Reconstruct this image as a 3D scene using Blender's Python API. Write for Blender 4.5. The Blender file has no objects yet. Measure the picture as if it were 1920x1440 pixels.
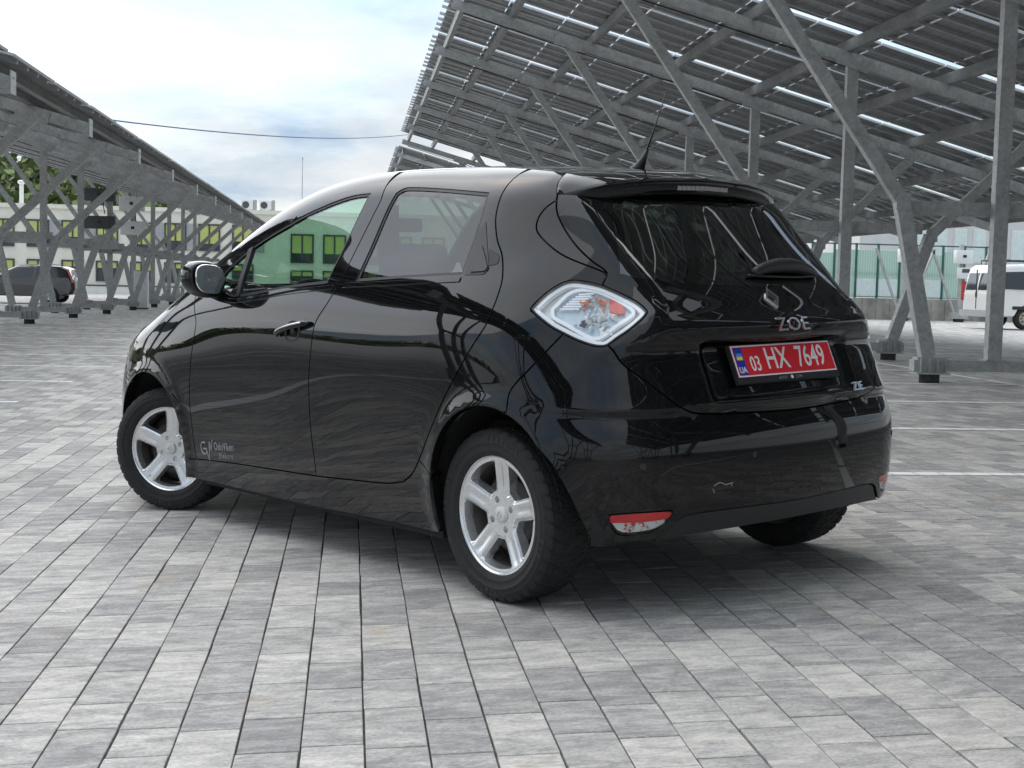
import bpy, math, random
import numpy as np
from mathutils import Matrix, Vector
from mathutils.geometry import delaunay_2d_cdt

random.seed(7); rng = np.random.default_rng(7)
scene = bpy.context.scene
COL = scene.collection
R = math.radians

# ------------------------------------------------------------------ camera
CAM_H = 1.109
YAW, PITCH, ROLL = 0.11523, 0.07733, 0.01138
cam_d = bpy.data.cameras.new('camera'); cam = bpy.data.objects.new('camera', cam_d); COL.objects.link(cam)
cam_d.sensor_width = 36.0; cam_d.lens = 36.0 * 2567.42 / 1920.0
cam_d.clip_start = 0.05; cam_d.clip_end = 6000
_f = Vector((math.sin(YAW) * math.cos(PITCH), math.cos(YAW) * math.cos(PITCH), -math.sin(PITCH)))
_r = Vector((math.cos(YAW), -math.sin(YAW), 0)); _d = _f.cross(_r)
_r2 = _r * math.cos(ROLL) + _d * math.sin(ROLL); _d2 = _d * math.cos(ROLL) - _r * math.sin(ROLL)
cam.matrix_world = Matrix(((_r2.x, -_d2.x, -_f.x, 0), (_r2.y, -_d2.y, -_f.y, 0), (_r2.z, -_d2.z, -_f.z, CAM_H), (0, 0, 0, 1)))
scene.camera = cam

# ------------------------------------------------------------------ sky, sun, exposure
SUN_AZ, SUN_EL = R(-28), R(50)          # azimuth from +Y towards +X
world = bpy.data.worlds.new('World'); scene.world = world; world.use_nodes = True
nt = world.node_tree; nt.nodes.clear()
def wn(t, **k):
    n = nt.nodes.new(t)
    for a, b in k.items(): setattr(n, a, b)
    return n
w_out = wn('ShaderNodeOutputWorld'); w_bg = wn('ShaderNodeBackground'); w_bg.inputs['Strength'].default_value = 0.09
sky = wn('ShaderNodeTexSky', sky_type='NISHITA', sun_disc=False, sun_elevation=SUN_EL, sun_rotation=SUN_AZ, air_density=1.0, dust_density=1.5, ozone_density=1.6)
tc = wn('ShaderNodeTexCoord'); sp = wn('ShaderNodeSeparateXYZ'); nt.links.new(tc.outputs['Generated'], sp.inputs[0])
def wm(op, a, b=None, c=None, clamp=False):
    n = wn('ShaderNodeMath', operation=op, use_clamp=clamp)
    for i, v in enumerate((a, b, c)):
        if v is None: continue
        if hasattr(v, 'is_linked'): nt.links.new(v, n.inputs[i])
        else: n.inputs[i].default_value = v
    return n.outputs[0]
zz = wm('ADD', wm('MAXIMUM', sp.outputs[2], 0.0), 0.16)
cxy = wn('ShaderNodeCombineXYZ'); nt.links.new(wm('DIVIDE', sp.outputs[0], zz), cxy.inputs[0]); nt.links.new(wm('DIVIDE', sp.outputs[1], zz), cxy.inputs[1])
def wnoise(scale, det, rough, off):
    mp = wn('ShaderNodeMapping'); mp.inputs['Location'].default_value = off; nt.links.new(cxy.outputs[0], mp.inputs[0])
    n = wn('ShaderNodeTexNoise'); n.inputs['Scale'].default_value = scale; n.inputs['Detail'].default_value = det; n.inputs['Roughness'].default_value = rough
    n.inputs['Distortion'].default_value = 0.25
    nt.links.new(mp.outputs[0], n.inputs['Vector']); return n.outputs[0]
def ramp(fac, stops):
    r = wn('ShaderNodeValToRGB'); nt.links.new(fac, r.inputs[0])
    e = r.color_ramp.elements
    e[0].position, e[0].color = stops[0][0], stops[0][1]; e[1].position, e[1].color = stops[-1][0], stops[-1][1]
    for p, c in stops[1:-1]:
        k = e.new(p); k.color = c
    return r.outputs[0]
g = lambda v: (v, v, v, 1)
cov = ramp(wnoise(0.75, 10, 0.58, (4.3, 1.9, 0)), [(0.36, g(0.45)), (0.60, g(1))])
shade = ramp(wnoise(1.35, 8, 0.58, (0.4, 5.2, 2)), [(0.34, (2.0, 2.7, 3.6, 1)), (0.45, (2.85, 3.3, 3.75, 1)), (0.57, (3.7, 3.9, 4.05, 1)), (0.74, (4.7, 4.75, 4.8, 1))])
mixc = wn('ShaderNodeMix', data_type='RGBA'); nt.links.new(cov, mixc.inputs[0]); nt.links.new(sky.outputs[0], mixc.inputs[6]); nt.links.new(shade, mixc.inputs[7])
# overcast: cloud thins and brightens with height
lum = wm('ADD', 0.88, wm('MULTIPLY', wm('MAXIMUM', sp.outputs[2], 0.0), 0.85))
mul = wn('ShaderNodeVectorMath', operation='SCALE'); nt.links.new(mixc.outputs[2], mul.inputs[0]); nt.links.new(lum, mul.inputs['Scale'])
nt.links.new(mul.outputs[0], w_bg.inputs[0]); nt.links.new(w_bg.outputs[0], w_out.inputs[0])

sun_d = bpy.data.lights.new('sun', 'SUN'); sun = bpy.data.objects.new('sun', sun_d); COL.objects.link(sun)
sun_d.energy = 1.05; sun_d.angle = R(110); sun_d.color = (1.0, 0.985, 0.965)
sd = Vector((math.sin(SUN_AZ) * math.cos(SUN_EL), math.cos(SUN_AZ) * math.cos(SUN_EL), math.sin(SUN_EL)))
sun.rotation_euler = sd.to_track_quat('Z', 'Y').to_euler()
sun.location = sd * 60

vs = scene.view_settings
vs.view_transform = 'Standard'; vs.look = 'None'; vs.gamma = 1.0; vs.use_curve_mapping = False
vs.exposure = 1.36

# ------------------------------------------------------------------ material helpers
class NT:
    def __init__(s, name):
        s.m = bpy.data.materials.new(name); s.m.use_nodes = True; s.t = s.m.node_tree; s.t.nodes.clear()
        s.out = s.n('ShaderNodeOutputMaterial')
    def n(s, t, **k):
        x = s.t.nodes.new(t)
        for a, b in k.items(): setattr(x, a, b)
        return x
    def link(s, a, b): s.t.links.new(a, b)
    def put(s, sock, v):
        if isinstance(v, bpy.types.NodeSocket): s.link(v, sock)
        else: sock.default_value = v
    def math(s, op, a, b=0.0, c=0.0, clamp=False):
        x = s.n('ShaderNodeMath', operation=op, use_clamp=clamp)
        s.put(x.inputs[0], a); s.put(x.inputs[1], b); s.put(x.inputs[2], c); return x.outputs[0]
    def coord(s, kind='Object', scale=(1, 1, 1), loc=(0, 0, 0)):
        c = s.n('ShaderNodeTexCoord'); m = s.n('ShaderNodeMapping'); m.inputs['Scale'].default_value = scale; m.inputs['Location'].default_value = loc
        s.link(c.outputs[kind], m.inputs[0]); return m.outputs[0]
    def noise(s, vec, scale, det=4, rough=.55, dist=0):
        x = s.n('ShaderNodeTexNoise'); s.link(vec, x.inputs['Vector']); x.inputs['Scale'].default_value = scale
        x.inputs['Detail'].default_value = det; x.inputs['Roughness'].default_value = rough; x.inputs['Distortion'].default_value = dist; return x.outputs[0]
    def ramp(s, fac, stops):
        r = s.n('ShaderNodeValToRGB'); s.link(fac, r.inputs[0]); e = r.color_ramp.elements
        e[0].position, e[0].color = stops[0][0], (*stops[0][1], 1) if len(stops[0][1]) == 3 else stops[0][1]
        e[1].position, e[1].color = stops[-1][0], (*stops[-1][1], 1)
        for p, c in stops[1:-1]:
            k = e.new(p); k.color = (*c, 1)
        return r.outputs[0]
    def mix(s, f, a, b, mode='MIX'):
        x = s.n('ShaderNodeMix', data_type='RGBA', blend_type=mode)
        s.put(x.inputs[0], f)
        for i, v in ((6, a), (7, b)):
            if isinstance(v, bpy.types.NodeSocket): s.link(v, x.inputs[i])
            else: x.inputs[i].default_value = (*v, 1)
        return x.outputs[2]
    def bump(s, h, strength=.3, dist=.002):
        b = s.n('ShaderNodeBump'); b.inputs['Strength'].default_value = strength; b.inputs['Distance'].default_value = dist; s.link(h, b.inputs['Height']); return b.outputs[0]
    def bsdf(s, color, rough=.5, metal=0., normal=None, **k):
        p = s.n('ShaderNodeBsdfPrincipled')
        if isinstance(color, tuple): color = (*color, 1) if len(color) == 3 else color
        s.put(p.inputs['Base Color'], color); s.put(p.inputs['Roughness'], rough); s.put(p.inputs['Metallic'], metal)
        if normal is not None: s.link(normal, p.inputs['Normal'])
        for a, b in k.items(): s.put(p.inputs[a.replace('_', ' ')], b)
        return p.outputs[0]
    def done(s, sh): s.link(sh, s.out.inputs[0]); return s.m
M = {}
def simple(name, color, rough=.5, metal=0., var=0.12, scale=6., bump=0., **k):
    t = NT(name); v = t.coord('Object'); n = t.noise(v, scale, 5)
    lo = tuple(max(0, c * (1 - var)) for c in color); hi = tuple(min(1, c * (1 + var)) for c in color)
    c = t.ramp(n, [(.3, lo), (.7, hi)])
    nm = t.bump(t.noise(v, scale * 12, 3), bump, .003) if bump else None
    rr = t.math('ADD', rough - .05, t.math('MULTIPLY', n, .1))
    M[name] = t.done(t.bsdf(c, rr, metal, nm, **k)); return M[name]

# ------------------------------------------------------------------ object helpers
def link(o, parent=None):
    COL.objects.link(o)
    if parent is not None: o.parent = parent
    return o
def make(name, verts, faces, mat=None, parent=None, smooth=False, normals=None, midx=None):
    me = bpy.data.meshes.new(name)
    me.from_pydata([tuple(map(float, v)) for v in verts], [], [tuple(map(int, f)) for f in faces])
    for m in (mat if isinstance(mat, (list, tuple)) else [mat]):
        me.materials.append(M[m] if isinstance(m, str) else m)
    if smooth: me.polygons.foreach_set('use_smooth', [True] * len(me.polygons))
    if midx is not None: me.polygons.foreach_set('material_index', [int(i) for i in midx])
    me.update()
    if normals is not None: me.normals_split_custom_set_from_vertices([tuple(map(float, n)) for n in normals])
    return link(bpy.data.objects.new(name, me), parent)
def empty(name, loc=(0, 0, 0), rot=(0, 0, 0), parent=None, label=None, cat=None, group=None):
    o = link(bpy.data.objects.new(name, None), parent); o.location = loc; o.rotation_euler = rot; o.empty_display_size = .3
    return tag(o, label, cat, group)
def tag(o, label=None, cat=None, group=None, kind=None):
    if label: o['label'] = label
    if cat: o['category'] = cat
    if group: o['group'] = group
    if kind: o['kind'] = kind
    return o
class MB:
    """collects boxes, beams, tubes, lathes into one mesh"""
    def __init__(s): s.v = []; s.f = []; s.mi = []; s.cur = 0
    def add(s, V, Fs):
        o = len(s.v); s.v += [tuple(map(float, p)) for p in V]; s.f += [tuple(i + o for i in f) for f in Fs]; s.mi += [s.cur] * len(Fs); return s
    BF = [(0, 3, 2, 1), (4, 5, 6, 7), (0, 1, 5, 4), (1, 2, 6, 5), (2, 3, 7, 6), (3, 0, 4, 7)]
    def box(s, x0, x1, y0, y1, z0, z1): return s.add([(x0, y0, z0), (x1, y0, z0), (x1, y1, z0), (x0, y1, z0), (x0, y0, z1), (x1, y0, z1), (x1, y1, z1), (x0, y1, z1)], s.BF)
    def beam(s, p, q, w, h, up=(0, 1, 0)):
        p, q = Vector(p), Vector(q); d = (q - p).normalized(); u = Vector(up); a = d.cross(u).normalized(); u = a.cross(d).normalized()
        c = [a * (i * w / 2) + u * (j * h / 2) for i, j in ((-1, -1), (1, -1), (1, 1), (-1, 1))]
        return s.add([p + k for k in c] + [q + k for k in c], s.BF)
    def tube(s, pts, r, n=8, cap=True):
        pts = [Vector(p) for p in pts]; rs = r if isinstance(r, (list, tuple)) else [r] * len(pts)
        V = []; 
        for i, p in enumerate(pts):
            d = (pts[min(i + 1, len(pts) - 1)] - pts[max(i - 1, 0)]).normalized(); u = Vector((0, 0, 1)) if abs(d.z) < .95 else Vector((1, 0, 0))
            a = d.cross(u).normalized(); b = a.cross(d)
            V += [p + (a * math.cos(2 * math.pi * k / n) + b * math.sin(2 * math.pi * k / n)) * rs[i] for k in range(n)]
        Fs = [(i * n + k, i * n + (k + 1) % n, (i + 1) * n + (k + 1) % n, (i + 1) * n + k) for i in range(len(pts) - 1) for k in range(n)]
        if cap: Fs += [tuple(range(n - 1, -1, -1)), tuple((len(pts) - 1) * n + k for k in range(n))]
        return s.add(V, Fs)
    def lathe_y(s, prof, n=48, c=(0, 0, 0)):
        """profile of (r, y) revolved about the y axis"""
        V = [(c[0] + r * math.cos(2 * math.pi * k / n), c[1] + y, c[2] + r * math.sin(2 * math.pi * k / n)) for r, y in prof for k in range(n)]
        Fs = [(i * n + k, i * n + (k + 1) % n, (i + 1) * n + (k + 1) % n, (i + 1) * n + k) for i in range(len(prof) - 1) for k in range(n)]
        return s.add(V, Fs)
    def build(s, name, mat, parent=None, smooth=False): return make(name, s.v, s.f, mat, parent, smooth, midx=s.mi if isinstance(mat, (list, tuple)) else None)
def rbox(name, size, loc, mat, parent, bev=.02, seg=3, rot=(0, 0, 0)):
    import bmesh
    bm = bmesh.new(); bmesh.ops.create_cube(bm, size=1.0)
    for v in bm.verts: v.co = Vector((v.co.x * size[0], v.co.y * size[1], v.co.z * size[2]))
    bmesh.ops.bevel(bm, geom=list(bm.edges), offset=bev, segments=seg, profile=.5, affect='EDGES')
    me = bpy.data.meshes.new(name); bm.to_mesh(me); bm.free(); me.materials.append(M[mat]); me.polygons.foreach_set('use_smooth', [True] * len(me.polygons))
    o = link(bpy.data.objects.new(name, me), parent); o.location = loc; o.rotation_euler = rot; return o
def text_mesh(body, size, mat, parent, mat4, name, extrude=.001, align='CENTER', sx=1.0, space=1.0, bold=0.0):
    cu = bpy.data.curves.new(name, 'FONT'); cu.body = body; cu.size = size; cu.align_x = align; cu.align_y = 'CENTER'; cu.extrude = extrude; cu.space_character = space; cu.resolution_u = 3; cu.offset = bold
    ob = bpy.data.objects.new(name + '_tmp', cu); COL.objects.link(ob); bpy.context.view_layer.update()
    me = bpy.data.meshes.new_from_object(ob.evaluated_get(bpy.context.evaluated_depsgraph_get()))
    bpy.data.objects.remove(ob); bpy.data.curves.remove(cu)
    me.name = name; me.materials.clear(); me.materials.append(M[mat]); me.transform(Matrix.Diagonal((sx, 1, 1, 1))); me.transform(mat4)
    return link(bpy.data.objects.new(name, me), parent)
# ------------------------------------------------------------------ materials of the place
TILT = 0.035
def gz(x):
    """height of the lot: a flat aisle, falling gently to the right and rising to the left"""
    x = np.clip(np.asarray(x, float), -70, 70); return -TILT * (np.maximum(x - 2, 0) - np.maximum(-x - 2, 0))

def paver_mat(name, brick=False):
    t = NT(name); v = t.coord('Object' if False else 'Object')
    geo = t.n('ShaderNodeNewGeometry'); oi = t.n('ShaderNodeObjectInfo')
    pos = t.n('ShaderNodeMapping'); t.link(geo.outputs['Position'], pos.inputs[0])
    if brick:
        b = t.n('ShaderNodeTexBrick'); b.offset = .5; b.squash = 1
        mp = t.n('ShaderNodeMapping'); mp.inputs['Rotation'].default_value = (0, 0, math.pi / 2); t.link(geo.outputs['Position'], mp.inputs[0]); t.link(mp.outputs[0], b.inputs['Vector'])
        b.inputs['Scale'].default_value = 1; b.inputs['Brick Width'].default_value = .26; b.inputs['Row Height'].default_value = .152; b.inputs['Mortar Size'].default_value = .004
        b.inputs['Color1'].default_value = (0, 0, 0, 1); b.inputs['Color2'].default_value = (1, 1, 1, 1); b.inputs['Mortar'].default_value = (.5, .5, .5, 1)
        rnd = t.math('MULTIPLY', b.outputs['Color'], 1.0); joint = b.outputs['Fac']
    else:
        rnd = t.math('FRACT', t.math('ADD', geo.outputs['Random Per Island'], oi.outputs['Random'])); joint = None
    # every block has its own patch of the mottle
    off = t.n('ShaderNodeCombineXYZ'); t.link(t.math('MULTIPLY', rnd, 37.0), off.inputs[2])
    add = t.n('ShaderNodeVectorMath', operation='ADD'); t.link(geo.outputs['Position'], add.inputs[0]); t.link(off.outputs[0], add.inputs[1])
    sc = t.n('ShaderNodeMapping'); sc.inputs['Scale'].default_value = (0.75, 1.9, 1.0); t.link(add.outputs[0], sc.inputs[0])
    n1 = t.noise(sc.outputs[0], 11, 5, .62, .6); n2 = t.noise(sc.outputs[0], 105, 4, .7); n3 = t.noise(geo.outputs['Position'], .35, 3, .5)
    f = t.math('ADD', t.math('ADD', t.math('MULTIPLY', n1, .80), t.math('MULTIPLY', n2, .74)), t.math('ADD', .075, t.math('MULTIPLY', rnd, .24)))
    col = t.ramp(t.math('SUBTRACT', f, .425), [(.26, (.205, .20, .20)), (.44, (.315, .308, .298)), (.56, (.435, .42, .395)), (.76, (.66, .63, .57))])
    col = t.mix(t.ramp(n3, [(.42, (0, 0, 0)), (.70, (.22, .22, .22))]), col, (.20, .185, .15), 'MIX')
    # rust and oil stains
    n4 = t.noise(geo.outputs['Position'], 1.9, 4, .6, .8)
    col = t.mix(t.ramp(n4, [(.62, (0, 0, 0)), (.74, (.42, .42, .42))]), col, (.36, .26, .14))
    if joint is not None: col = t.mix(joint, col, (.09, .085, .075))
    h = t.math('ADD', t.math('MULTIPLY', n2, .6), n1)
    rough = t.math('ADD', .62, t.math('MULTIPLY', n2, .25))
    M[name] = t.done(t.bsdf(col, rough, 0, t.bump(h, .16, .0025), Specular_IOR_Level=.3))
paver_mat('paver'); paver_mat('paver_far', True)
simple('joint_sand', (.11, .102, .09), .95, var=.35, scale=30, bump=.3)
def worn_paint():
    t = NT('line_paint'); geo = t.n('ShaderNodeNewGeometry')
    n = t.noise(geo.outputs['Position'], 26, 6, .68); k = t.noise(geo.outputs['Position'], 3.2, 3, .6)
    w = t.ramp(t.math('ADD', t.math('MULTIPLY', n, .7), t.math('ADD', .12, t.math('MULTIPLY', k, .26))), [(.30, (0, 0, 0)), (.46, (1, 1, 1))])
    col = t.mix(w, (.40, .39, .37), (.88, .87, .85))
    M['line_paint'] = t.done(t.bsdf(col, .65))
worn_paint()
def galv(name, base, rough=.42):
    t = NT(name); v = t.coord('Object'); 
    vo = t.n('ShaderNodeTexVoronoi'); t.link(v, vo.inputs['Vector']); vo.inputs['Scale'].default_value = 22
    sepc = t.n('ShaderNodeSeparateColor'); t.link(vo.outputs['Color'], sepc.inputs[0])
    n = t.noise(v, 3.0, 5, .6); n2 = t.noise(v, 14, 4, .6)
    f = t.math('ADD', t.math('MULTIPLY', n, .6), t.math('ADD', t.math('MULTIPLY', sepc.outputs[0], .16), t.math('MULTIPLY', n2, .3)))
    lo = tuple(c * .72 for c in base); hi = tuple(min(1, c * 1.28) for c in base)
    col = t.ramp(f, [(.32, lo), (.72, hi)])
    st = t.noise(t.coord('Object', (9, 9, .6)), 2.0, 4, .6)
    col = t.mix(t.ramp(st, [(.58, (0, 0, 0)), (.74, (.35, .35, .35))]), col, tuple(c * .62 for c in base))
    M[name] = t.done(t.bsdf(col, t.math('ADD', rough, t.math('MULTIPLY', n2, .25)), .35))
galv('galvanised', (.37, .375, .365)); galv('galvanised_dark', (.23, .235, .23))
simple('aluminium', (.46, .47, .48), .4, .6, .1, 8)
simple('rubber_pad', (.03, .029, .027), .85, var=.4, scale=14)
simple('plain_black', (.012, .012, .013), .6, var=.2)
simple('cable_black', (.015, .015, .018), .6)
def cells():
    t = NT('solar_cells'); c = t.n('ShaderNodeTexCoord'); s = t.n('ShaderNodeSeparateXYZ'); t.link(c.outputs['Object'], s.inputs[0])
    def line(sock, pitch, w):
        fr = t.math('FRACT', t.math('ADD', t.math('DIVIDE', sock, pitch), 100.5))
        return t.math('LESS_THAN', t.math('ABSOLUTE', t.math('SUBTRACT', fr, .5)), w)
    grid = t.math('MAXIMUM', line(s.outputs[0], .168, .026), line(s.outputs[1], .168, .026))
    bus = line(s.outputs[0], .0335, .05)
    n = t.noise(c.outputs['Object'], 3, 3)
    col = t.ramp(n, [(.3, (.24, .245, .245)), (.7, (.31, .315, .31))])
    col = t.mix(t.math('MULTIPLY', bus, .3), col, (.40, .41, .41))
    body = t.bsdf(col, .32, 0, Specular_IOR_Level=.5)
    tr = t.n('ShaderNodeBsdfTransparent'); tr.inputs[0].default_value = (.80, .83, .82, 1)
    gm = t.n('ShaderNodeMixShader'); t.link(t.math('MULTIPLY', grid, .55), gm.inputs[0]); t.link(body, gm.inputs[1]); t.link(tr.outputs[0], gm.inputs[2])
    M['solar_cells'] = t.done(gm.outputs[0])
cells()
def thin_glass(name, tint, rough=.0, ior=1.5, dirt=0.0):
    t = NT(name); tr = t.n('ShaderNodeBsdfTransparent'); tr.inputs[0].default_value = (*tint, 1)
    gl = t.n('ShaderNodeBsdfGlossy'); gl.inputs['Roughness'].default_value = rough; gl.inputs['Color'].default_value = (1, 1, 1, 1)
    fr = t.n('ShaderNodeFresnel'); gg = t.n('ShaderNodeNewGeometry'); t.link(t.math('ADD', ior, t.math('MULTIPLY', gg.outputs['Backfacing'], 1 / ior - ior)), fr.inputs['IOR'])
    mx = t.n('ShaderNodeMixShader'); t.link(fr.outputs[0], mx.inputs[0]); t.link(tr.outputs[0], mx.inputs[1]); t.link(gl.outputs[0], mx.inputs[2]); sh = mx.outputs[0]
    if dirt:
        df = t.n('ShaderNodeBsdfDiffuse'); df.inputs[0].default_value = (.35, .37, .36, 1); m2 = t.n('ShaderNodeMixShader')
        n = t.noise(t.coord('Object'), 5, 4); t.link(t.math('MULTIPLY', n, dirt), m2.inputs[0]); t.link(sh, m2.inputs[1]); t.link(df.outputs[0], m2.inputs[2]); sh = m2.outputs[0]
    M[name] = t.done(sh)

# ------------------------------------------------------------------ ground
PITCH_X = 0.152; X0P, X1P, Y0P, Y1P = -12.0, 13.0, -5.0, 38.0
gx = [-3000, -70, -30, -12, -8, -5, -2, 2, 5, 8, 13, 30, 70, 3000]; gy = [-1500, -60, -5, 10, 38, 120, 600, 4000]
V = [(x, y, float(gz(x)) - .028) for y in gy for x in gx]; nx = len(gx)
Fq = [(j * nx + i, j * nx + i + 1, (j + 1) * nx + i + 1, (j + 1) * nx + i) for j in range(len(gy) - 1) for i in range(nx - 1)]
ground = make('ground', V, Fq, 'paver_far'); tag(ground, kind='structure')
bx = [X0P, -8, -5, -2, 2, 5, 8, X1P]
V = [(x, y, float(gz(x)) - .016) for y in (Y0P, Y1P) for x in bx]; nx = len(bx)
paving = make('paving', V, [(i, i + 1, nx + i + 1, nx + i) for i in range(nx - 1)], 'joint_sand'); tag(paving, 'light and dark grey concrete block paving laid in long rows', kind='structure')
# blocks in rows along the aisle, two lengths
blocks = []
ncol = int((X1P - X0P) / PITCH_X)
for c in range(ncol):
    x = X0P + (c + .5) * PITCH_X; y = Y0P - rng.uniform(0, .3)
    Ls = rng.choice([.305, .305, .205, .255], size=int((Y1P - Y0P) / .2) + 30)
    ys = y + np.concatenate([[0], np.cumsum(Ls)])
    for k in range(len(Ls)):
        if ys[k + 1] > Y1P: break
        blocks.append((x, ys[k], ys[k + 1]))
blocks = np.array(blocks)
mid = np.stack([blocks[:, 0], (blocks[:, 1] + blocks[:, 2]) / 2, gz(blocks[:, 0])], 1)
Rm = np.array([[_r2.x, _r2.y, _r2.z], [_d2.x, _d2.y, _d2.z], [_f.x, _f.y, _f.z]])
qv = (mid - np.array([0, 0, CAM_H])) @ Rm.T
px = 960 + 2567.42 * qv[:, 0] / qv[:, 2]; py = 720 + 2567.42 * qv[:, 1] / qv[:, 2]
inview = (qv[:, 2] > .5) & (px > -20) & (px < 1940) & (py < 1460)
order = np.argsort(np.where(inview, qv[:, 2], 1e9))[:300]
own = np.zeros(len(blocks), bool); own[order] = True
GAP = .0048; GAPY = .0056
def block_mesh(L):
    hx = (PITCH_X - GAP) / 2; hy = (L - GAPY) / 2; b = .0016; zt = 0; 
    V = [(sx * hx, sy * hy, -.03) for sx, sy in ((-1, -1), (1, -1), (1, 1), (-1, 1))] + [(sx * hx, sy * hy, zt - b) for sx, sy in ((-1, -1), (1, -1), (1, 1), (-1, 1))] + [(sx * (hx - b), sy * (hy - b), zt) for sx, sy in ((-1, -1), (1, -1), (1, 1), (-1, 1))]
    Fs = [(8, 9, 10, 11)] + [(a, (a + 1) % 4, 4 + (a + 1) % 4, 4 + a) for a in range(4)] + [(4 + a, 4 + (a + 1) % 4, 8 + (a + 1) % 4, 8 + a) for a in range(4)]
    me = bpy.data.meshes.new('paver'); me.from_pydata(V, [], Fs); me.materials.append(M['paver']); return me
bm_cache = {}
for i in order:
    x, a, b = blocks[i]; L = round(float(b - a), 3)
    if L not in bm_cache: bm_cache[L] = block_mesh(L)
    o = link(bpy.data.objects.new('paver', bm_cache[L]), paving)
    o.location = (x + float(np.clip(rng.normal(0, .0011), -.0019, .0019)), (a + b) / 2, float(gz(x)) - abs(rng.normal(0, .0003))); o.rotation_euler = (rng.normal(0, .0007), rng.normal(0, .0007), rng.normal(0, .002))
rest = blocks[~own]; n = len(rest)
hx = (PITCH_X - GAP) / 2
jx = np.clip(rng.normal(0, .0011, n), -.0019, .0019); jz = -np.abs(rng.normal(0, .00022, n))
xs = np.stack([rest[:, 0] - hx, rest[:, 0] + hx, rest[:, 0] + hx, rest[:, 0] - hx], 1) + jx[:, None]
ysq = np.stack([rest[:, 1] + GAPY / 2] * 2 + [rest[:, 2] - GAPY / 2] * 2, 1)
zt = gz(xs) + jz[:, None] + rng.normal(0, .0001, (n, 4)); zb = gz(xs) - .03
V = np.concatenate([np.stack([xs, ysq, zt], -1), np.stack([xs, ysq, zb], -1)], 1).reshape(-1, 3)
base = (np.arange(n) * 8)[:, None, None]
Fs = (base + np.array([[0, 1, 2, 3], [0, 4, 5, 1], [1, 5, 6, 2], [2, 6, 7, 3], [3, 7, 4, 0]])[None]).reshape(-1, 4)
me = bpy.data.meshes.new('pavers'); me.vertices.add(len(V)); me.vertices.foreach_set('co', V.ravel())
me.loops.add(len(Fs) * 4); me.polygons.add(len(Fs)); me.loops.foreach_set('vertex_index', Fs.ravel().astype(np.int32))
me.polygons.foreach_set('loop_start', (np.arange(len(Fs)) * 4).astype(np.int32)); me.polygons.foreach_set('loop_total', np.full(len(Fs), 4, np.int32)); me.materials.append(M['paver']); me.update(); me.validate(); me.shade_flat()
tag(link(bpy.data.objects.new('pavers', me), paving), kind='stuff')

def painted_line(axis, at, a, b, w=.11):
    """white bay line: one coat per block, broken at the joints"""
    V = []; Fs = []
    if axis == 'x':
        k0, k1 = int((a - X0P) / PITCH_X), int((b - X0P) / PITCH_X)
        segs = [(X0P + k * PITCH_X + .004, X0P + (k + 1) * PITCH_X - .004, at - w / 2, at + w / 2) for k in range(k0, k1) if rng.random() > .02]
    else:
        segs = [(at - w / 2, at + w / 2, y + .004, y + .25) for y in np.arange(a, b, .254) if rng.random() > .12]
    for x0, x1, y0, y1 in segs:
        i = len(V); V += [(x0, y0, gz(x0) + .0022), (x1, y0, gz(x1) + .0022), (x1, y1, gz(x1) + .0022), (x0, y1, gz(x0) + .0022)]; Fs.append((i, i + 1, i + 2, i + 3))
    return tag(make('parking_line', V, Fs, 'line_paint'), kind='structure')
YL = [2.46 + 2.52 * k for k in range(-2, 14)]
for y in YL: painted_line('x', y, 2.85, 12.8)
for y in [2.82 + 2.5 * k for k in range(-2, 14)]: painted_line('x', y, -11.8, -2.95)
painted_line('y', 7.65, -4.5, 37.5, .10); painted_line('y', -8.0, -4.5, 37.5, .10)

# ------------------------------------------------------------------ solar carports
BAY = 5.0; SL = 0.272
def zr(dx): return 4.43 - SL * dx          # underside of the rafter, measured from the post
PANEL = None
def panel_mesh():
    L, W, T, f = 2.30, 1.03, .035, .022
    m = MB()
    m.cur = 0
    for x0, x1, y0, y1 in ((-W / 2, W / 2, -L / 2, -L / 2 + f), (-W / 2, W / 2, L / 2 - f, L / 2), (-W / 2, -W / 2 + f, -L / 2 + f, L / 2 - f), (W / 2 - f, W / 2, -L / 2 + f, L / 2 - f)): m.box(x0, x1, y0, y1, 0, T)
    m.cur = 1; m.box(-W / 2 + f + .001, W / 2 - f - .001, -L / 2 + f + .001, L / 2 - f - .001, .02, .026)
    m.cur = 2; m.box(-.05, .05, L / 2 - .22, L / 2 - .12, .002, .0195)
    me = bpy.data.meshes.new('solar_panel'); me.from_pydata(m.v, [], m.f)
    for k in ('aluminium', 'solar_cells', 'plain_black'): me.materials.append(M[k])
    me.polygons.foreach_set('material_index', m.mi); return me, m
PANEL, PANEL_MB = panel_mesh()
FRAME_CACHE = {}
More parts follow.
